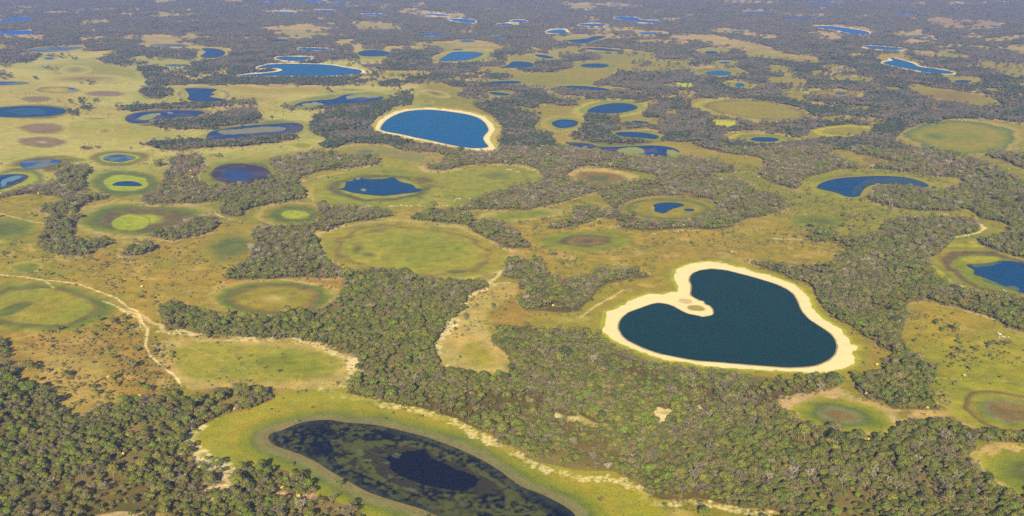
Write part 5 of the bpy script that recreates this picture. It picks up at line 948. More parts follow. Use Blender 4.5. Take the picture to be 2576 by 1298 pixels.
# ---------------------------------------------------------------- tree and shrub shapes
def rand_dirs(r, n):
    v = r.normal(size=(n, 3)); return v / np.linalg.norm(v, axis=1)[:, None]
def leaf_cloud(r, lobes, n, size, up=.35, jit=.16, outward=.75):
    """small leaf sprays laid over the surface of several lobes; lobes: (x,y,z,rx,rz)"""
    lobes = np.array(lobes); wts = lobes[:, 3] ** 2; k = r.choice(len(lobes), n, p=wts / wts.sum())
    d = rand_dirs(r, n); d[:, 2] = np.where(d[:, 2] < -.35, -d[:, 2], d[:, 2])
    rad = 1 + r.normal(size=n) * jit
    c_ = lobes[k, :3] + d * np.stack([lobes[k, 3], lobes[k, 3], lobes[k, 4]], 1) * rad[:, None]
    # drop those buried in other lobes
    for L_ in lobes:
        q_ = (c_ - L_[:3]) / np.array([L_[3], L_[3], L_[4]])
        bur = (np.sum(q_ * q_, 1) < .62)
        c_ = c_[~bur]; d = d[~bur]
    n = len(c_)
    nr = d * outward + rand_dirs(r, n) * (1 - outward) * 1.4 + np.array([0, 0, up]); nr /= np.linalg.norm(nr, axis=1)[:, None]
    t_ = np.cross(nr, rand_dirs(r, n)); t_ /= np.linalg.norm(t_, axis=1)[:, None]; b_ = np.cross(nr, t_)
    s_ = size * r.uniform(.6, 1.35, n)[:, None]; s2 = s_ * r.uniform(.5, 1, n)[:, None]
    V_ = np.stack([c_ - t_ * s_ - b_ * s2 * .6, c_ + t_ * s_ * .6 - b_ * s2, c_ + t_ * s_ + b_ * s2 * .7 + nr * s_ * .15, c_ - t_ * s_ * .5 + b_ * s2], 1).reshape(-1, 3)
    F_ = np.arange(n * 4).reshape(-1, 4)
    sh = np.repeat(r.uniform(0, 1, n), 4)
    return V_, F_, sh
def tube(path, radii, k=5):
    path = np.array(path, float); V_ = []; F_ = []
    for i, (c_, rr) in enumerate(zip(path, radii)):
        d = path[min(i + 1, len(path) - 1)] - path[max(i - 1, 0)]; d /= np.linalg.norm(d)
        a_ = np.cross(d, [0.3, 1, .2]); a_ /= np.linalg.norm(a_); b_ = np.cross(d, a_)
        for j in range(k):
            t_ = 2 * math.pi * j / k; V_.append(c_ + rr * (math.cos(t_) * a_ + math.sin(t_) * b_))
    for i in range(len(path) - 1):
        for j in range(k): F_.append((i * k + j, i * k + (j + 1) % k, (i + 1) * k + (j + 1) % k, (i + 1) * k + j))
    return np.array(V_), np.array(F_)
def join(parts):
    V_, F_, S_ = [], [], []; o = 0
    for pt in parts:
        V_.append(pt[0]); F_.append(pt[1] + o); S_.append(pt[2] if len(pt) > 2 else np.full(len(pt[0]), .5)); o += len(pt[0])
    return np.concatenate(V_), np.concatenate(F_), np.concatenate(S_)
def lobes_for(r, h, R, n):
    out = []
    for i in range(n):
        a_ = 2 * math.pi * i / n + r.uniform(-.4, .4); d = R * r.uniform(.38, .66)
        out.append((d * math.cos(a_), d * math.sin(a_), h * r.uniform(.60, .80), R * r.uniform(.34, .52), R * r.uniform(.26, .42)))
    out.append((0, 0, h * .80, R * .55, R * .42))
    out.append((R * r.uniform(-.3, .3), R * r.uniform(-.3, .3), h * .86, R * .36, R * .3))
    return out
def make_leafy(seed, h=10, R=4.4, n=900, size=.38, outward=.74):
    r = np.random.default_rng(seed); lb = lobes_for(r, h, R, int(r.integers(5, 8)))
    V_, F_, S_ = leaf_cloud(r, lb, n, size, outward=outward)
    trunk = [tube([(0, 0, -.3), (r.uniform(-.3, .3), r.uniform(-.3, .3), h * .35), (r.uniform(-.5, .5), r.uniform(-.5, .5), h * .62)], [.32, .22, .14])]
    for L_ in lb[:5]:
        trunk.append(tube([(0, 0, h * .36), (L_[0] * .5, L_[1] * .5, h * .52), (L_[0], L_[1], L_[2])], [.15, .1, .05], 4))
    tv, tf, ts = join(trunk)
    return (V_, F_, S_), (tv, tf, ts)
def make_bare(seed, h=10, R=4.2, sub=7):
    r = np.random.default_rng(seed); limbs = []; twigs = []
    trunk = join([tube([(0, 0, -.3), (r.uniform(-.3, .3), r.uniform(-.3, .3), h * .25), (r.uniform(-.4, .4), r.uniform(-.4, .4), h * .45)], [.3, .24, .19])])
    n = int(r.integers(6, 9))
    tv = []; 
    for i in range(n):
        a_ = 2 * math.pi * i / n + r.uniform(-.35, .35); d = R * r.uniform(.45, .85); z = h * r.uniform(.78, 1.0)
        e = np.array([d * math.cos(a_), d * math.sin(a_), z]); m_ = np.array([e[0] * .4, e[1] * .4, h * .62])
        limbs.append(tube([(0, 0, h * .4), m_, e], [.16, .12, .05], 4))
        for j in range(sub):
            t_ = r.uniform(.2, 1); s_ = m_ * (1 - t_) + e * t_
            dd = rand_dirs(r, 1)[0]; dd[2] = abs(dd[2]) * .7 + .15; dd[:2] += .6 * e[:2] / max(1, np.linalg.norm(e[:2])); dd /= np.linalg.norm(dd)
            e2 = s_ + dd * R * r.uniform(.25, .45)
            limbs.append(tube([s_, e2], [.06, .03], 3))
            for _ in range(7):
                d3 = dd + rand_dirs(r, 1)[0] * .9; d3 /= np.linalg.norm(d3)
                s3 = s_ + (e2 - s_) * r.uniform(.2, 1); e3 = s3 + d3 * R * r.uniform(.12, .3)
                w_ = np.cross(d3, rand_dirs(r, 1)[0]); w_ *= .055 / np.linalg.norm(w_)
                tv.append(np.array([s3 - w_, s3 + w_, e3 + w_ * 1.1, e3 - w_ * 1.1]))
    tv = np.concatenate(tv); limbs.append((tv, np.arange(len(tv)).reshape(-1, 4), np.repeat(r.uniform(0, 1, len(tv) // 4), 4)))
    return join(limbs), trunk
def make_bush(seed, h=2.2, R=1.5, n=150, size=.28):
    r = np.random.default_rng(seed)
    lb = [(r.uniform(-.5, .5) * R, r.uniform(-.5, .5) * R, h * r.uniform(.35, .55), R * r.uniform(.4, .6), h * r.uniform(.3, .42)) for _ in range(4)]
    a_ = leaf_cloud(r, lb, n, size)
    st = [tube([(0, 0, -.2), (L_[0] * .6, L_[1] * .6, h * .3), (L_[0], L_[1], L_[2])], [.07, .05, .02], 3) for L_ in lb]
    return join([a_] + st)
def me_of(name, data, mat):
    return mesh_np(name, data[0], data[1], mat, (('shade', 'FLOAT', 'POINT', data[2]),))
leafy = [make_leafy(100 + i, h=9.5 + .6 * (i % 3), R=3.9 + .35 * (i % 4)) for i in range(6)]
olive = [make_leafy(200 + i, h=9 + .5 * (i % 3), R=3.9 + .3 * (i % 3), n=640, size=.34, outward=.62) for i in range(5)]
bare_ = [make_bare(300 + i, h=9.5 + .5 * (i % 3), R=3.8 + .3 * (i % 3)) for i in range(5)]
ME_leafy = [(me_of('crown', c_, M_green), me_of('trunk', t_, M_bark)) for c_, t_ in leafy]
ME_olive = [(me_of('crown', c_, M_olive), me_of('trunk', t_, M_bark)) for c_, t_ in olive]
ME_bare = [(me_of('branches', c_, M_grey), me_of('trunk', t_, M_bark)) for c_, t_ in bare_]
fl = [make_leafy(400 + i, h=8.5, R=3.4, n=420, size=.36) for i in range(2)]
ME_flower = [(me_of('crown', c_, M_yellow), me_of('trunk', t_, M_bark)) for c_, t_ in fl]
bush = [make_bush(500 + i) for i in range(5)]
ME_bush = [me_of('shrub', b_, M_green if i % 2 else M_olive) for i, b_ in enumerate(bush)]

# collections of shapes for the mass of the woods (never linked to the scene themselves)
def shapes(cname, meshes):
    c_ = bpy.data.collections.new(cname)
    for k, me in enumerate(meshes):
        o = bpy.data.objects.new('%s_shape_%02d' % (cname, k), me); c_.objects.link(o)
    return c_
def merged(crown, trunk, mat):
    me = mesh_np('tree', *join([crown, trunk])[:2], mat, (('shade', 'FLOAT', 'POINT', join([crown, trunk])[2]),))
    return me
near_list = [merged(c_, t_, M_green) for c_, t_ in leafy] + [merged(c_, t_, M_olive) for c_, t_ in olive] + [merged(c_, t_, M_grey) for c_, t_ in bare_]
NL, NO, NB = len(leafy), len(olive), len(bare_)
def clump(seed, span, count, greenish):
    """a patch of canopy: several crowns, coarser leaves, each crown its own hue"""
    r = np.random.default_rng(seed); Vs, Fs, Cs = [], [], []; o = 0
    for i in range(count):
        a_, d = r.uniform(0, 6.28), span * math.sqrt(r.uniform(0, 1)) * .5
        cx, cy = d * math.cos(a_), d * math.sin(a_); h = r.uniform(7, 12); R = r.uniform(3.2, 5)
        lb = [(cx + r.uniform(-.4, .4) * R, cy + r.uniform(-.4, .4) * R, h * r.uniform(.55, .85), R * r.uniform(.45, .6), h * r.uniform(.14, .2)) for _ in range(4)]
        t_ = r.uniform()
        if t_ < greenish: cc = np.array([.034, .052, .018]) * r.uniform(.7, 1.4)
        elif t_ < greenish + .3: cc = np.array([.086, .082, .030]) * r.uniform(.75, 1.25)
        else: cc = np.array([.112, .100, .070]) * r.uniform(.75, 1.25)
        v_, f_, s_ = leaf_cloud(r, lb, 110, .85, jit=.12)
        Vs.append(v_); Fs.append(f_ + o); o += len(v_); Cs.append(cc[None] * (.7 + .6 * s_[:, None]))
    C_ = np.concatenate(Cs); C_ = np.concatenate([C_, np.ones((len(C_), 1))], 1)
    return mesh_np('canopy', np.concatenate(Vs), np.concatenate(Fs), M_mixed, (('leafcol', 'FLOAT_COLOR', 'POINT', C_),))
mid_list = [clump(600 + i, 13, 5, .15 + .1 * i) for i in range(8)]
far_list = [clump(700 + i, 26, 14, .15 + .1 * i) for i in range(6)]
woods_col = shapes('woodland', near_list + mid_list + far_list)
shrub_col = shapes('shrubbery', ME_bush)
OFF_MID = len(near_list); OFF_FAR = OFF_MID + len(mid_list)

def scatter(name, pts, idx, scl, rot, coll):
    me = bpy.data.meshes.new(name)
    me.vertices.add(len(pts)); me.vertices.foreach_set('co', np.asarray(pts, np.float32).ravel())
    a_ = me.attributes.new('idx', 'INT', 'POINT'); a_.data.foreach_set('value', np.asarray(idx, np.int32))
    a_ = me.attributes.new('scl', 'FLOAT_VECTOR', 'POINT'); a_.data.foreach_set('vector', np.asarray(scl, np.float32).ravel())
    a_ = me.attributes.new('rot', 'FLOAT', 'POINT'); a_.data.foreach_set('value', np.asarray(rot, np.float32))
    o = link(name, me)
    ng = bpy.data.node_groups.new(name + '_scatter', 'GeometryNodeTree')
    ng.interface.new_socket('Geometry', in_out='INPUT', socket_type='NodeSocketGeometry'); ng.interface.new_socket('Geometry', in_out='OUTPUT', socket_type='NodeSocketGeometry')
    N, L = ng.nodes, ng.links
    gi, go = N.new('NodeGroupInput'), N.new('NodeGroupOutput')
    ci = N.new('GeometryNodeCollectionInfo'); ci.inputs['Collection'].default_value = coll
    ci.inputs['Separate Children'].default_value = True; ci.inputs['Reset Children'].default_value = True
    iop = N.new('GeometryNodeInstanceOnPoints'); iop.inputs['Pick Instance'].default_value = True
    def na(nm, typ):
        n_ = N.new('GeometryNodeInputNamedAttribute'); n_.data_type = typ; n_.inputs['Name'].default_value = nm
        return [s for s in n_.outputs if s.enabled and s.name == 'Attribute'][0]
    cx = N.new('ShaderNodeCombineXYZ'); L.new(na('rot', 'FLOAT'), cx.inputs['Z'])
    m2p = N.new('GeometryNodeMeshToPoints')
    L.new(gi.outputs[0], m2p.inputs['Mesh'])
    L.new(m2p.outputs[0], iop.inputs['Points']); L.new(ci.outputs[0], iop.inputs['Instance'])
    L.new(na('idx', 'INT'), iop.inputs['Instance Index']); L.new(cx.outputs[0], iop.inputs['Rotation']); L.new(na('scl', 'FLOAT_VECTOR'), iop.inputs['Scale'])
    L.new(iop.outputs[0], go.inputs[0])
    md = o.modifiers.new('scatter', 'NODES'); md.node_group = ng
    return o

# ---------------------------------------------------------------- planting
def candidates(y0, y1, step, marg=150):
    half = y1 * (W / 2 + marg) / FV * 1.06
    xs = np.arange(-half, half, step); ys = np.arange(y0, y1, step)
    x, y = np.meshgrid(xs, ys)
    x = x + rng.uniform(-.5, .5, x.shape) * step; y = y + rng.uniform(-.5, .5, y.shape) * step
    x, y = x.ravel(), y.ravel()
    u, v = to_survey(x, y)
    k = (u > -marg) & (u < W + marg) & (v < H + 330)
    return x[k], y[k], u[k], v[k]
def plant(y0, y1, step, hh, base_thr=.5, keep=.93):
    x, y, u, v = candidates(y0, y1, step)
    nz = vnoise(x, y, 34, 61, 3); nb_ = vnoise(x, y, 90, 66, 2)
    m0 = at(forest_map, u, v)
    ut, vt = to_survey(x, y, hh)
    m1 = at(forest_map, ut, vt)
    gap = np.clip((nb_ - .27) * 6, .2, 1)
    k = (m0 > base_thr + (nz - .5) * 1.5) & (m1 > .3 + (nz - .5) * .5) & (rng.random(len(x)) < keep * gap)
    wt_ = at(np.maximum(water, sand), u, v); wt1 = at(np.maximum(water, sand), ut, vt)
    k |= (m0 > .10) & (m0 < .55) & (m1 > .02) & (rng.random(len(x)) < .07)
    k &= (wt_ < .2) & (wt1 < .5)
    return x[k], y[k], u[k], v[k]
def type_mix(x, y, v, n):
    """share of green, olive, bare: greener in front, greyer far off, in drifts"""
    g = vnoise(x, y, 70, 71, 3); g2 = vnoise(x, y, 500, 75, 2)
    near = np.clip((v - 150) / 700, 0, 1)
    pg = np.clip(.20 + .28 * near + (g - .5) * 1.1 + (g2 - .5) * .5, .04, .92)
    pb = np.clip((.46 - .30 * near) - (g - .5) * .6, .05, .8) * (1 - pg)/ (1 - .35)
    return pg, np.minimum(pb, 1 - pg)
NEAR_END, MID_END = 2900.0, 5200.0
x, y, u, v = plant(800, NEAR_END, 3.95, 6.0)
xa, ya, ua, va_ = candidates(800, NEAR_END, 11)
ka = rng.random(len(xa)) < at(shrub_map, ua, va_) * .05 * np.clip((vnoise(xa, ya, 60, 88, 2) - .4) * 6, 0, 2.5)
x = np.r_[x, xa[ka]]; y = np.r_[y, ya[ka]]; u = np.r_[u, ua[ka]]; v = np.r_[v, va_[ka]]
pg, pb = type_mix(x, y, v, len(x)); t = rng.random(len(x))
kindid = np.where(t < pg, 0, np.where(t < pg + pb, 2, 1))
idx = np.where(kindid == 0, rng.integers(0, NL, len(x)), np.where(kindid == 1, NL + rng.integers(0, NO, len(x)), NL + NO + rng.integers(0, NB, len(x))))
s0 = np.clip(rng.lognormal(-.36, .36, len(x)), .3, 1.5)
s0 = np.where(rng.random(len(x)) < .05, s0 * 1.45, s0)
rotz = rng.uniform(0, 6.283, len(x))
xm, ym, um, vm = plant(NEAR_END, MID_END, 9.2, 7.0)
pgm, pbm = type_mix(xm, ym, vm, len(xm))
im = OFF_MID + np.clip((pgm - .12 + rng.uniform(-.15, .15, len(xm))) * 12, 0, 7).astype(int)
xf, yf, uf, vf = plant(MID_END, 9800, 18, 7.0)
pgf, pbf = type_mix(xf, yf, vf, len(xf))
jf = OFF_FAR + np.clip((pgf - .05 + rng.uniform(-.12, .12, len(xf))) * 10, 0, 5).astype(int)
print('trees', len(x), 'mid', len(xm), 'far', len(xf))

# the trees that show largest become things of their own
inframe = (u > 8) & (u < W - 8) & (v < H + 6)
app = s0 / y * np.where(inframe, 1, 0) - np.where(v > H - 2, 1e-4, 0) 
def largest(mask, n):
    k = np.where(mask & inframe)[0]; return k[np.argsort(-app[k])[:n]]
def zone(u, v):
    if v > 970 and u < 640: return "in the front left wood", "trees of the front left wood"
    if v > 1150 and u < 960: return "in the bottom thicket left of the near-black lake", "trees of the bottom thicket"
    if u < 1500: return "in the central wood above the near-black lake", "trees of the central wood"
    if u < 2050: return "in the front wood below the heart-shaped lake", "trees of the front wood below the heart lake"
    return "in the lower right wood", "trees of the lower right wood"
def size_word(s): return 'small' if s < .8 else ('tall' if s > 1.08 else 'mid-sized')
def put_tree(name, meshes, pname, x, y, s, rz, label, cat, group, sz=None):
    e = bpy.data.objects.new(name, None); COL.objects.link(e); e.empty_display_size = .5
    e.location = (x, y, 0); e.rotation_euler = (0, 0, rz); e.scale = (s, s, s * (sz or 1))
    tag(e, label, cat, group)
    link(pname, meshes[0], e); link('trunk', meshes[1], e)
    return e
taken = np.zeros(len(x), bool)
LONE = [ # lone leafy trees that stand out: survey point of the foot, scale, label
 (q(0,2, 285,1140), 1.9, "broad dark green tree clump standing alone on pale soil at the left"), (q(0,2, 350,1140), 1.3, "low green tree against the right flank of the broad dark clump"), (q(0,2, 585,735), 1.25, "round dark green tree on the slope below the left marsh meadow"), (q(0,2, 620,728), .8, "smaller tree behind the round dark tree below the left marsh meadow"),
 (q(0,2, 1215,260), 1.15, "grey-green tree alone in the brown grass above the sandy track"), (q(0,2, 1395,415), .95, "dark tree just above the track junction, beside a smaller one"), (q(0,2, 1437,362), .75, "small green tree directly behind the dark tree above the track junction"), (q(0,2, 1060,60), .8, "olive tree at the top of the left savanna, upper of a pair"), (q(0,2, 1050,105), .85, "green tree at the top of the left savanna, lower of a pair"),
 (q(0,2, 600,205), .7, "small green tree touching the sandy track on the left"), (q(0,2, 85,1160), 1.3, "dark green tree at the far left beside yellow blossom"), (q(0,2, 1150,1230), 1.4, "big dark tree leaning over the orange soil above the front left wood"), (q(0,2, 770,772), .9, "grey-green tree left of the track below the left meadow"), (q(0,2, 1005,745), .7, "small round tree left of where the track bends down"),
 (q(0,2, 1575,1195), .75, "vivid green tree on the orange soil beside the lower track"), (q(0,3, 1225,180), 1.45, "round green tree alone on the orange clearing above the front left wood"), (q(0,3, 960,90), 1.3, "broad green tree on the upper edge of the orange clearing"), (q(1,2, 2058,548), .9, "vivid lime-green tree on the sandy tip of the central wood"),
 (q(2,2, 932,878), 1.35, "round bright green tree touching the beach at the left of the heart-shaped lake"), (q(3,2, 2045,1142), .95, "lone dark tree in the golden pasture, casting shade to its left"), (q(3,2, 1690,680), .9, "dark flat-topped tree in the upper part of the golden pasture"), (q(3,2, 2240,905), 1.0, "dark tree in the middle of the shrubs on the golden pasture"), (q(3,2, 1485,858), .85, "dark tree near the left side of the golden pasture"), (q(3,2, 1750,752), .7, "small dark tree below the flat-topped tree in the golden pasture"), (q(3,2, 2430,880), .8, "small green tree near the right edge of the golden pasture"), (q(3,2, 2345,1218), .55, "tiny lone tree low in the golden pasture"),
 (q(0,1, 320,890), 1.15, "round dark tree with yellow blossom behind it on the left savanna"), (q(0,1, 1665,1220), .9, "green tree at the tip of the scrub below the left belt"), (q(2,1, 880,970), 1.0, "dark lone tree in the grass left of the green hollow"), (q(2,1, 1040,415), .7, "small dark tree at the rim of the tan hollow"), (q(3,1, 285,1105), 1.6, "round brown-green tree alone in the grass above the heart-shaped lake"), (q(3,1, 350,1165), .95, "green tree below the round brown-green tree"), (q(3,1, 760,890), 1.25, "flat dark tree beside the faint green hollow on the right"), (q(3,1, 1075,920), 1.5, "big dark tree left of the right-hand wood"), (q(3,1, 990,935), 1.1, "green tree left of the big dark tree by the right-hand wood"), (q(3,1, 265,780), 1.0, "grey-green tree by the scrub below the comma-shaped lake"),
]
for (pt,), s_, lb in LONE:
    gx_, gy_ = to_ground(*pt)
    mm = ME_leafy[random.randrange(NL)] if 'grey' not in lb and 'brown' not in lb and 'olive' not in lb else ME_olive[random.randrange(NO)]
    put_tree('leafy_tree', mm, 'crown', float(gx_), float(gy_), s_, random.uniform(0, 6.28), lb, 'tree', None, .8 if s_ > 1.2 else 1)
ksel = largest(kindid < 2, 300 - len(LONE))
for k in ksel:
    taken[k] = True
    zn, grp = zone(u[k], v[k]); ol = kindid[k] == 1
    mm = ME_olive[idx[k] - NL] if ol else ME_leafy[idx[k]]
    put_tree('leafy_tree', mm, 'crown', x[k], y[k], s0[k], rotz[k], "%s %s tree %s" % (size_word(s0[k]), 'dull olive-brown' if ol else 'green leafy', zn), 'tree', grp)
BARE_AT = [q(0,3, 222,660), q(0,3, 600,540), q(0,3, 990,700), q(0,3, 812,670), q(0,3, 280,1060), q(0,3, 1040,1060), q(2,3, 965,860), q(2,3, 820,760), q(2,3, 1240,870), q(2,3, 370,190), q(2,3, 850,260), q(1,2, 1290,1290), q(1,2, 2412,735), q(1,2, 1450,1085), q(1,2, 1645,330), q(2,2, 262,925), q(2,2, 350,970), q(2,2, 1690,1150), q(3,3, 660,1150), q(3,3, 480,900), q(1,3, 610,1200), q(1,3, 770,1180)]
for k_, (pt,) in enumerate(BARE_AT):
    gx_, gy_ = to_ground(*pt)
    d_ = np.hypot(x - gx_, y - gy_); taken |= (d_ < 3.5) & ~taken & (np.arange(len(x)) >= 0) * (~np.isin(np.arange(len(x)), ksel))
    zn, grp = zone(*pt)
    put_tree('leafless_tree', ME_bare[k_ % NB], 'branches', float(gx_), float(gy_), 1.22, random.uniform(0, 6.28),
             "pale leafless tree alone in the tan clearing left of the heart-shaped lake" if k_ == 12 else "pale white-trunked leafless tree " + zn, 'bare tree', None if k_ == 12 else 'conspicuous leafless trees')
for k in largest((kindid == 2) & ~taken, 300 - len(BARE_AT)):
    taken[k] = True
    zn, grp = zone(u[k], v[k])
    put_tree('leafless_tree', ME_bare[idx[k] - NL - NO], 'branches', x[k], y[k], s0[k], rotz[k], "%s grey leafless tree %s" % (size_word(s0[k]), zn), 'bare tree', 'leafless ' + grp)
FLOWER = [q(0,3, 1410,110), q(0,3, 940,320), q(0,3, 1285,510), q(0,3, 100,790), q(0,3, 2365,240), q(0,3, 1240,700), q(0,2, 75,1185), q(0,2, 1090,1220), q(0,2, 1425,305), q(1,3, 265,1045), q(1,3, 430,1125), q(1,3, 12,950),
 q(2,2, 670,440), q(2,2, 415,500), q(2,2, 320,450), q(3,2, 1095,1095), q(3,2, 1975,1205), q(3,2, 2510,565), q(3,2, 815,58), q(3,3, 985,95), q(3,3, 1600,235), q(3,3, 975,560), q(3,3, 1010,555), q(3,3, 310,1190),
 q(2,1, 2215,845), q(2,1, 2255,745), q(2,1, 1985,1003), q(2,1, 1730,985), q(2,1, 1240,640), q(2,1, 1135,642), q(2,1, 1420,565), q(2,1, 2205,1255), q(2,1, 1700,475), q(3,1, 1475,905), q(3,1, 1710,1215), q(3,1, 100,495), q(3,1, 920,1220), q(3,1, 2320,262),
 q(1,1, 440,1128), q(1,1, 490,1128), q(1,1, 510,1088), q(1,1, 1980,872), q(1,1, 2015,858), q(1,1, 920,862), q(1,1, 622,1188), q(1,1, 2225,728), q(0,1, 575,485), q(0,1, 800,442), q(0,1, 705,620), q(0,1, 240,635), q(0,1, 10,665), q(0,1, 385,668), q(0,1, 1920,438), q(0,1, 1800,480), q(0,1, 1765,712), q(0,1, 565,1192), q(0,1, 300,865), q(0,1, 1940,500),
 q(1,0, 1565,945), q(1,0, 385,1140), q(1,0, 1285,860), q(2,0, 330,1075), q(2,0, 1070,1280), q(0,0, 890,1085), q(0,0, 810,1130)]
LANDMARKS = [(1830, 800, "the heart-shaped lake"), (1095, 325, "the bright blue lake"), (1000, 1190, "the near-black weedy lake"), (960, 470, "the ragged-edged deep blue lake"), (1040, 630, "the largest round meadow"), (693, 752, "the brown-ringed oval meadow"), (105, 772, "the left marsh meadow"), (605, 438, "the purple oval pond"), (325, 462, "the blue crescent pool"), (350, 555, "the yellow-hearted meadow"), (1682, 525, "the hooked pool"), (2195, 465, "the comma-shaped lake"), (2117, 1046, "the lower right ringed meadow"), (2450, 900, "the golden pasture"), (2520, 690, "the weed-edged lake on the right"), (640, 920, "the tan dry lake bed"), (1190, 840, "the club-shaped clearing"), (1540, 272, "the lens-shaped lake"), (1418, 311, "the round weedy-ringed pond"), (640, 330, "the weedy purple-blue lake"), (80, 281, "the oval lake on the left plain"), (1472, 606, "the green oval hollow"), (350, 790, "the sandy track junction"), (860, 254, "the weedy curved lake"), (1508, 448, "the tan ringed hollow"), (250, 1150, "the front left wood"), (2000, 1180, "the lower right wood")]
def place_words(u, v):
    best = min(LANDMARKS, key=lambda l: math.hypot(u - l[0], (v - l[1]) * 1.5))
    dx, dy = u - best[0], (v - best[1]) * 1.6
    far_ = 'just ' if math.hypot(dx, dy) < 130 else ''
    if math.hypot(dx, dy) < 40: return "beside " + best[2]
    if abs(dx) > 2.2 * abs(dy): r_ = 'right of' if dx > 0 else 'left of'
    elif abs(dy) > 2.2 * abs(dx): r_ = 'below' if dy > 0 else 'above'
    else: r_ = ('below' if dy > 0 else 'above') + ' and ' + ('right of' if dx > 0 else 'left of')
    return far_ + r_ + ' ' + best[2]
seen = {}
fl_rows = []
for k_, (pt,) in enumerate(FLOWER):
    w_ = place_words(*pt); fl_rows.append((pt, w_)); seen.setdefault(w_, []).append(pt)
rank_words = ['leftmost', 'second from left', 'third from left', 'fourth from left', 'fifth from left']
for k_, (pt, w_) in enumerate(fl_rows):
    gx_, gy_ = to_ground(*pt)
    d_ = np.hypot(x - gx_, y - gy_); taken |= (d_ < 3.2)
    same = sorted(seen[w_])
    lb = "yellow flowering tree " + w_.replace('just ', '')
    if len(same) > 1: lb += ', %s of %s' % (rank_words[min(4, same.index(pt))], ['two', 'three', 'four', 'five', 'six'][min(4, len(same) - 2)])
    if len(lb.split()) > 16: lb = lb.replace(' the lower right', ' the right').replace('yellow flowering tree', 'yellow tree')
    put_tree('flowering_tree', ME_flower[k_ % 2], 'crown', float(gx_), float(gy_), .66 if pt[1] > 500 else .8, random.uniform(0, 6.28), lb, 'flowering tree', 'yellow flowering trees dotted through the woods')
# woodland mass
k = ~taken
z0 = np.full(len(x), -.1)
P3 = np.concatenate([np.stack([x[k], y[k], z0[k]], 1), np.stack([xm, ym, xm * 0 - .1], 1), np.stack([xf, yf, xf * 0 - .1], 1)])
sz = np.concatenate([s0[k], rng.uniform(.8, 1.15, len(xm)), rng.uniform(.8, 1.15, len(xf))])
hz = sz * rng.uniform(.85, 1.15, len(sz))
tag(scatter('woodland', P3, np.concatenate([idx[k], im, jf]), np.stack([sz, sz, hz], 1), np.concatenate([rotz[k], rng.uniform(0, 6.28, len(xm) + len(xf))]), woods_col),
    "mass of mixed green and grey-brown trees covering the land between lakes and meadows", None, None, 'stuff')

# ---------------------------------------------------------------- shrubs
xs_, ys_, u_, v_ = candidates(850, 4200, 6.5, 40)
den = at(shrub_map, u_, v_); cl = vnoise(xs_, ys_, 22, 81, 2)
k = rng.random(len(xs_)) < den * .26 * np.clip((cl - .35) * 4.5, .12, 2.2)
xs_, ys_, u_, v_ = xs_[k], ys_[k], u_[k], v_[k]
ss = np.clip(rng.lognormal(.02, .38, len(xs_)), .5, 2.8)
# low growth along the edges of the woods
xe, ye, ue, ve = candidates(850, 4000, 7, 40)
ed = at(blur(forest_map, 4), ue, ve); fm0 = at(forest_map, ue, ve); wt = at(np.maximum(np.maximum(water, sand), rimblur * .0), ue, ve)
k = (ed > .05) & (ed < .5) & (fm0 < .4) & (wt < .1) & (rng.random(len(xe)) < .10 + .35 * (ed > .25))
xs_ = np.r_[xs_, xe[k]]; ys_ = np.r_[ys_, ye[k]]; u_ = np.r_[u_, ue[k]]; v_ = np.r_[v_, ve[k]]; ss = np.r_[ss, np.clip(rng.lognormal(.0, .3, k.sum()), .5, 2)]
ib = rng.integers(0, len(ME_bush), len(xs_)); rb = rng.uniform(0, 6.28, len(xs_))
appb = np.where((u_ > 6) & (u_ < W - 6) & (v_ < H - 4), ss / ys_, 0)
big_ = np.argsort(-appb)[:300]
print('shrubs', len(xs_))
for k in big_:
    w_ = place_words(u_[k], v_[k]).replace('just ', '')
    o = link('shrub', ME_bush[ib[k]]); o.location = (xs_[k], ys_[k], -.05); o.rotation_euler = (0, 0, rb[k]); o.scale = (ss[k],) * 3
    lb_ = "%s %s shrub on open ground %s" % ('big' if ss[k] > 1.5 else 'low', 'green' if ib[k] % 2 else 'dull olive', w_)
    if len(lb_.split()) > 16: lb_ = lb_.replace(' on open ground', '')
    tag(o, lb_, 'shrub', 'shrubs ' + w_)
m_ = np.ones(len(xs_), bool); m_[big_] = False
tag(scatter('shrubbery', np.stack([xs_[m_], ys_[m_], xs_[m_] * 0 - .05], 1), ib[m_], np.stack([ss[m_]] * 3, 1), rb[m_], shrub_col), "many small shrubs sprinkled over the savanna and along the wood edges", None, None, 'stuff')

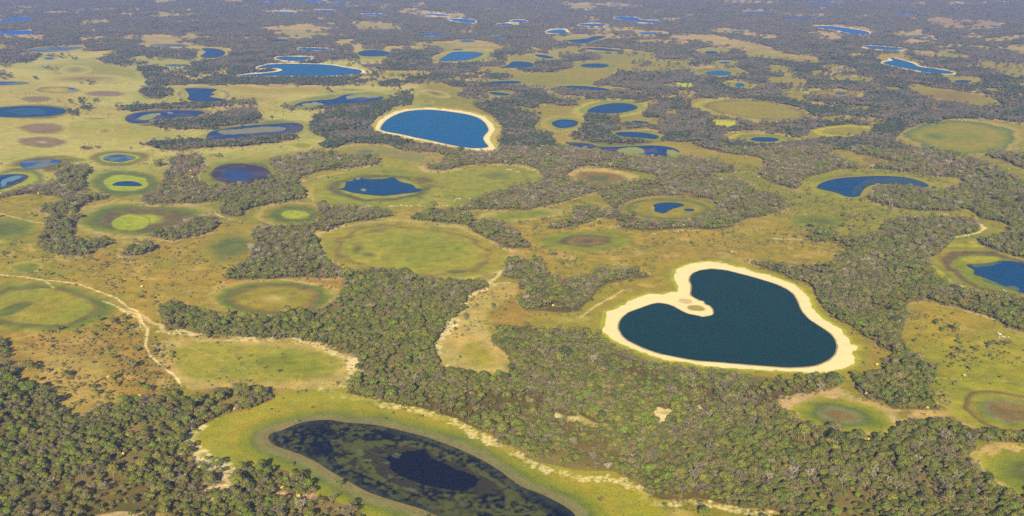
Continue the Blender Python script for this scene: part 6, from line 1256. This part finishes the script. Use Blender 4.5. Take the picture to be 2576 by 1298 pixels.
# ---------------------------------------------------------------- cattle
def cow_mesh(graze):
    """one continuous body grown from a joint skeleton"""
    pts = [(-.75, 0, 1.15, .30), (-.35, 0, 1.12, .36), (.15, 0, 1.10, .38), (.6, 0, 1.18, .34)]
    if graze: pts += [(.95, 0, 1.0, .2), (1.15, 0, .6, .15), (1.35, 0, .28, .11), (1.5, 0, .12, .07)]
    else: pts += [(.95, 0, 1.4, .2), (1.15, 0, 1.62, .15), (1.42, 0, 1.58, .12), (1.62, 0, 1.48, .08)]
    edges = [(i, i + 1) for i in range(7)]
    def leg(root, xx, yy, hind):
        a_ = len(pts); 
        pts.extend([(xx, yy, .85, .15), (xx + (-.08 if hind else .02), yy, .5, .075), (xx + (.0 if hind else .02), yy, .2, .055), (xx + .04, yy, .02, .07)])
        edges.append((root, a_)); edges.extend([(a_, a_ + 1), (a_ + 1, a_ + 2), (a_ + 2, a_ + 3)])
    leg(0, -.72, .2, True); leg(0, -.72, -.2, True); leg(3, .52, .2, False); leg(3, .52, -.2, False)
    a_ = len(pts); pts.append((.45, 0, 1.55, .14)); edges.append((3, a_))              # hump
    a_ = len(pts); pts.extend([(-1.02, 0, 1.1, .04), (-1.08, 0, .6, .035)]); edges.extend([(0, a_), (a_, a_ + 1)])   # tail
    for s in (-1, 1):
        a_ = len(pts); hx, hz = (1.2, .55) if graze else (1.22, 1.66)
        pts.append((hx - .08, s * .26, hz, .035)); edges.append((5, a_))               # ears
    me = bpy.data.meshes.new('cow'); me.from_pydata([p_[:3] for p_ in pts], edges, [])
    o = bpy.data.objects.new('tmp_cow', me); COL.objects.link(o)
    o.modifiers.new('s', 'SKIN')
    for i, p_ in enumerate(pts): me.skin_vertices[0].data[i].radius = (p_[3], p_[3])
    me.skin_vertices[0].data[1].use_root = True
    o.modifiers.new('d', 'SUBSURF').levels = 1
    dg = bpy.context.evaluated_depsgraph_get()
    out = bpy.data.meshes.new_from_object(o.evaluated_get(dg)); out.name = 'cow'
    bpy.data.objects.remove(o); out.materials.clear(); out.materials.append(M_hide)
    return out
COWM = [cow_mesh(True), cow_mesh(False)]
def herd(tile, xs, ys): return [q(tile[0], tile[1], a_, b_)[0] for a_, b_ in zip(xs, ys)]
HERDS = [
 (herd((1,1), [1345,1358,1370,1384,1405,1418,1425,1458,1463,1480,1510,1526,1560,1565,1632,1648,1662,1692], [782,780,777,779,777,783,780,768,774,776,777,778,775,783,774,776,779,777]), "the lower edge of the marshy meadow"),
 (herd((1,1), [1816,1845,1888,1924], [777,778,776,773]), "the lower edge of the marshy meadow, right group"),
 (herd((1,1), [1995,2000,2005,2022,2040,2050,2056], [736,728,716,706,704,703,708]), "the right part of the marshy meadow, walking in a curved file"),
 (herd((1,1), [2147,2158], [703,702]), "the dark grass tongue at the right of the marshy meadow"),
 (herd((1,1), [2518,2528,2540,2550,2562,2572], [416,411,414,409,413,417]), "the sandy upper right rim of the marshy meadow"),
 (herd((2,1), [42,52,62,72], [428,434,440,430]), "the right tip of the marshy meadow"),
 (herd((3,0), [1870,1925,1945,1960,1972,1985,1998,2010], [1212,1208,1214,1219,1206,1212,1216,1210]), "the top of the large dull green clearing"),
 (herd((3,2), [2313,2318,2328,2332,2340,2345,2330,2328,2355,2362,2380,2420], [758,763,766,772,768,775,778,806,793,796,800,803]), "the golden pasture near the right edge"),
 (herd((3,1), [2246,2310,2422,2428,2236], [400,416,404,409,411]), "the small clearing under the dull green clearing"),
 (herd((3,2), [2372,2390], [326,340]), "the weedy near shore of the right-hand lake, standing in for birds")]  # cow shapes put where white birds sit in the water
for g_, (pl, wh) in enumerate(HERDS):
    for j_, (a_, b_) in enumerate(pl):
        gx_, gy_ = to_ground(a_, b_)
        o = link('cow', COWM[(j_ + g_) % 3 > 0]); o.location = (float(gx_), float(gy_), 0.02); o.rotation_euler = (0, 0, random.choice([0, math.pi]) + random.uniform(-.8, .8)); o.scale = (1.15,) * 3
        tag(o, "white cow grazing on " + wh, 'cow', 'white cattle on ' + wh)

# ---------------------------------------------------------------- the air
hm = bpy.data.materials.new("thin_haze"); hm.use_nodes = True; nt = hm.node_tree
for n_ in list(nt.nodes):
    if n_.type != 'OUTPUT_MATERIAL': nt.nodes.remove(n_)
pv = nt.nodes.new('ShaderNodeVolumePrincipled'); pv.inputs['Color'].default_value = (.35, .46, 1.0, 1); pv.inputs['Density'].default_value = HAZE_D
pv.inputs['Anisotropy'].default_value = 0.0
nt.links.new(pv.outputs[0], [n_ for n_ in nt.nodes if n_.type == 'OUTPUT_MATERIAL'][0].inputs['Volume'])
hx, hy0, hy1, hz0, hz1 = 42000, -2500, 66000, -1.5, 606
hv = [(a_, b_, c_) for c_ in (hz0, hz1) for b_ in (hy0, hy1) for a_ in (-hx, hx)]
hf = [(0, 2, 3, 1), (4, 5, 7, 6), (0, 1, 5, 4), (1, 3, 7, 5), (3, 2, 6, 7), (2, 0, 4, 6)]
hme = bpy.data.meshes.new('haze'); hme.from_pydata(hv, [], hf); hme.materials.append(hm)
tag(link('haze', hme), "thin bluish air between the camera and the far woods", None, None, 'stuff')
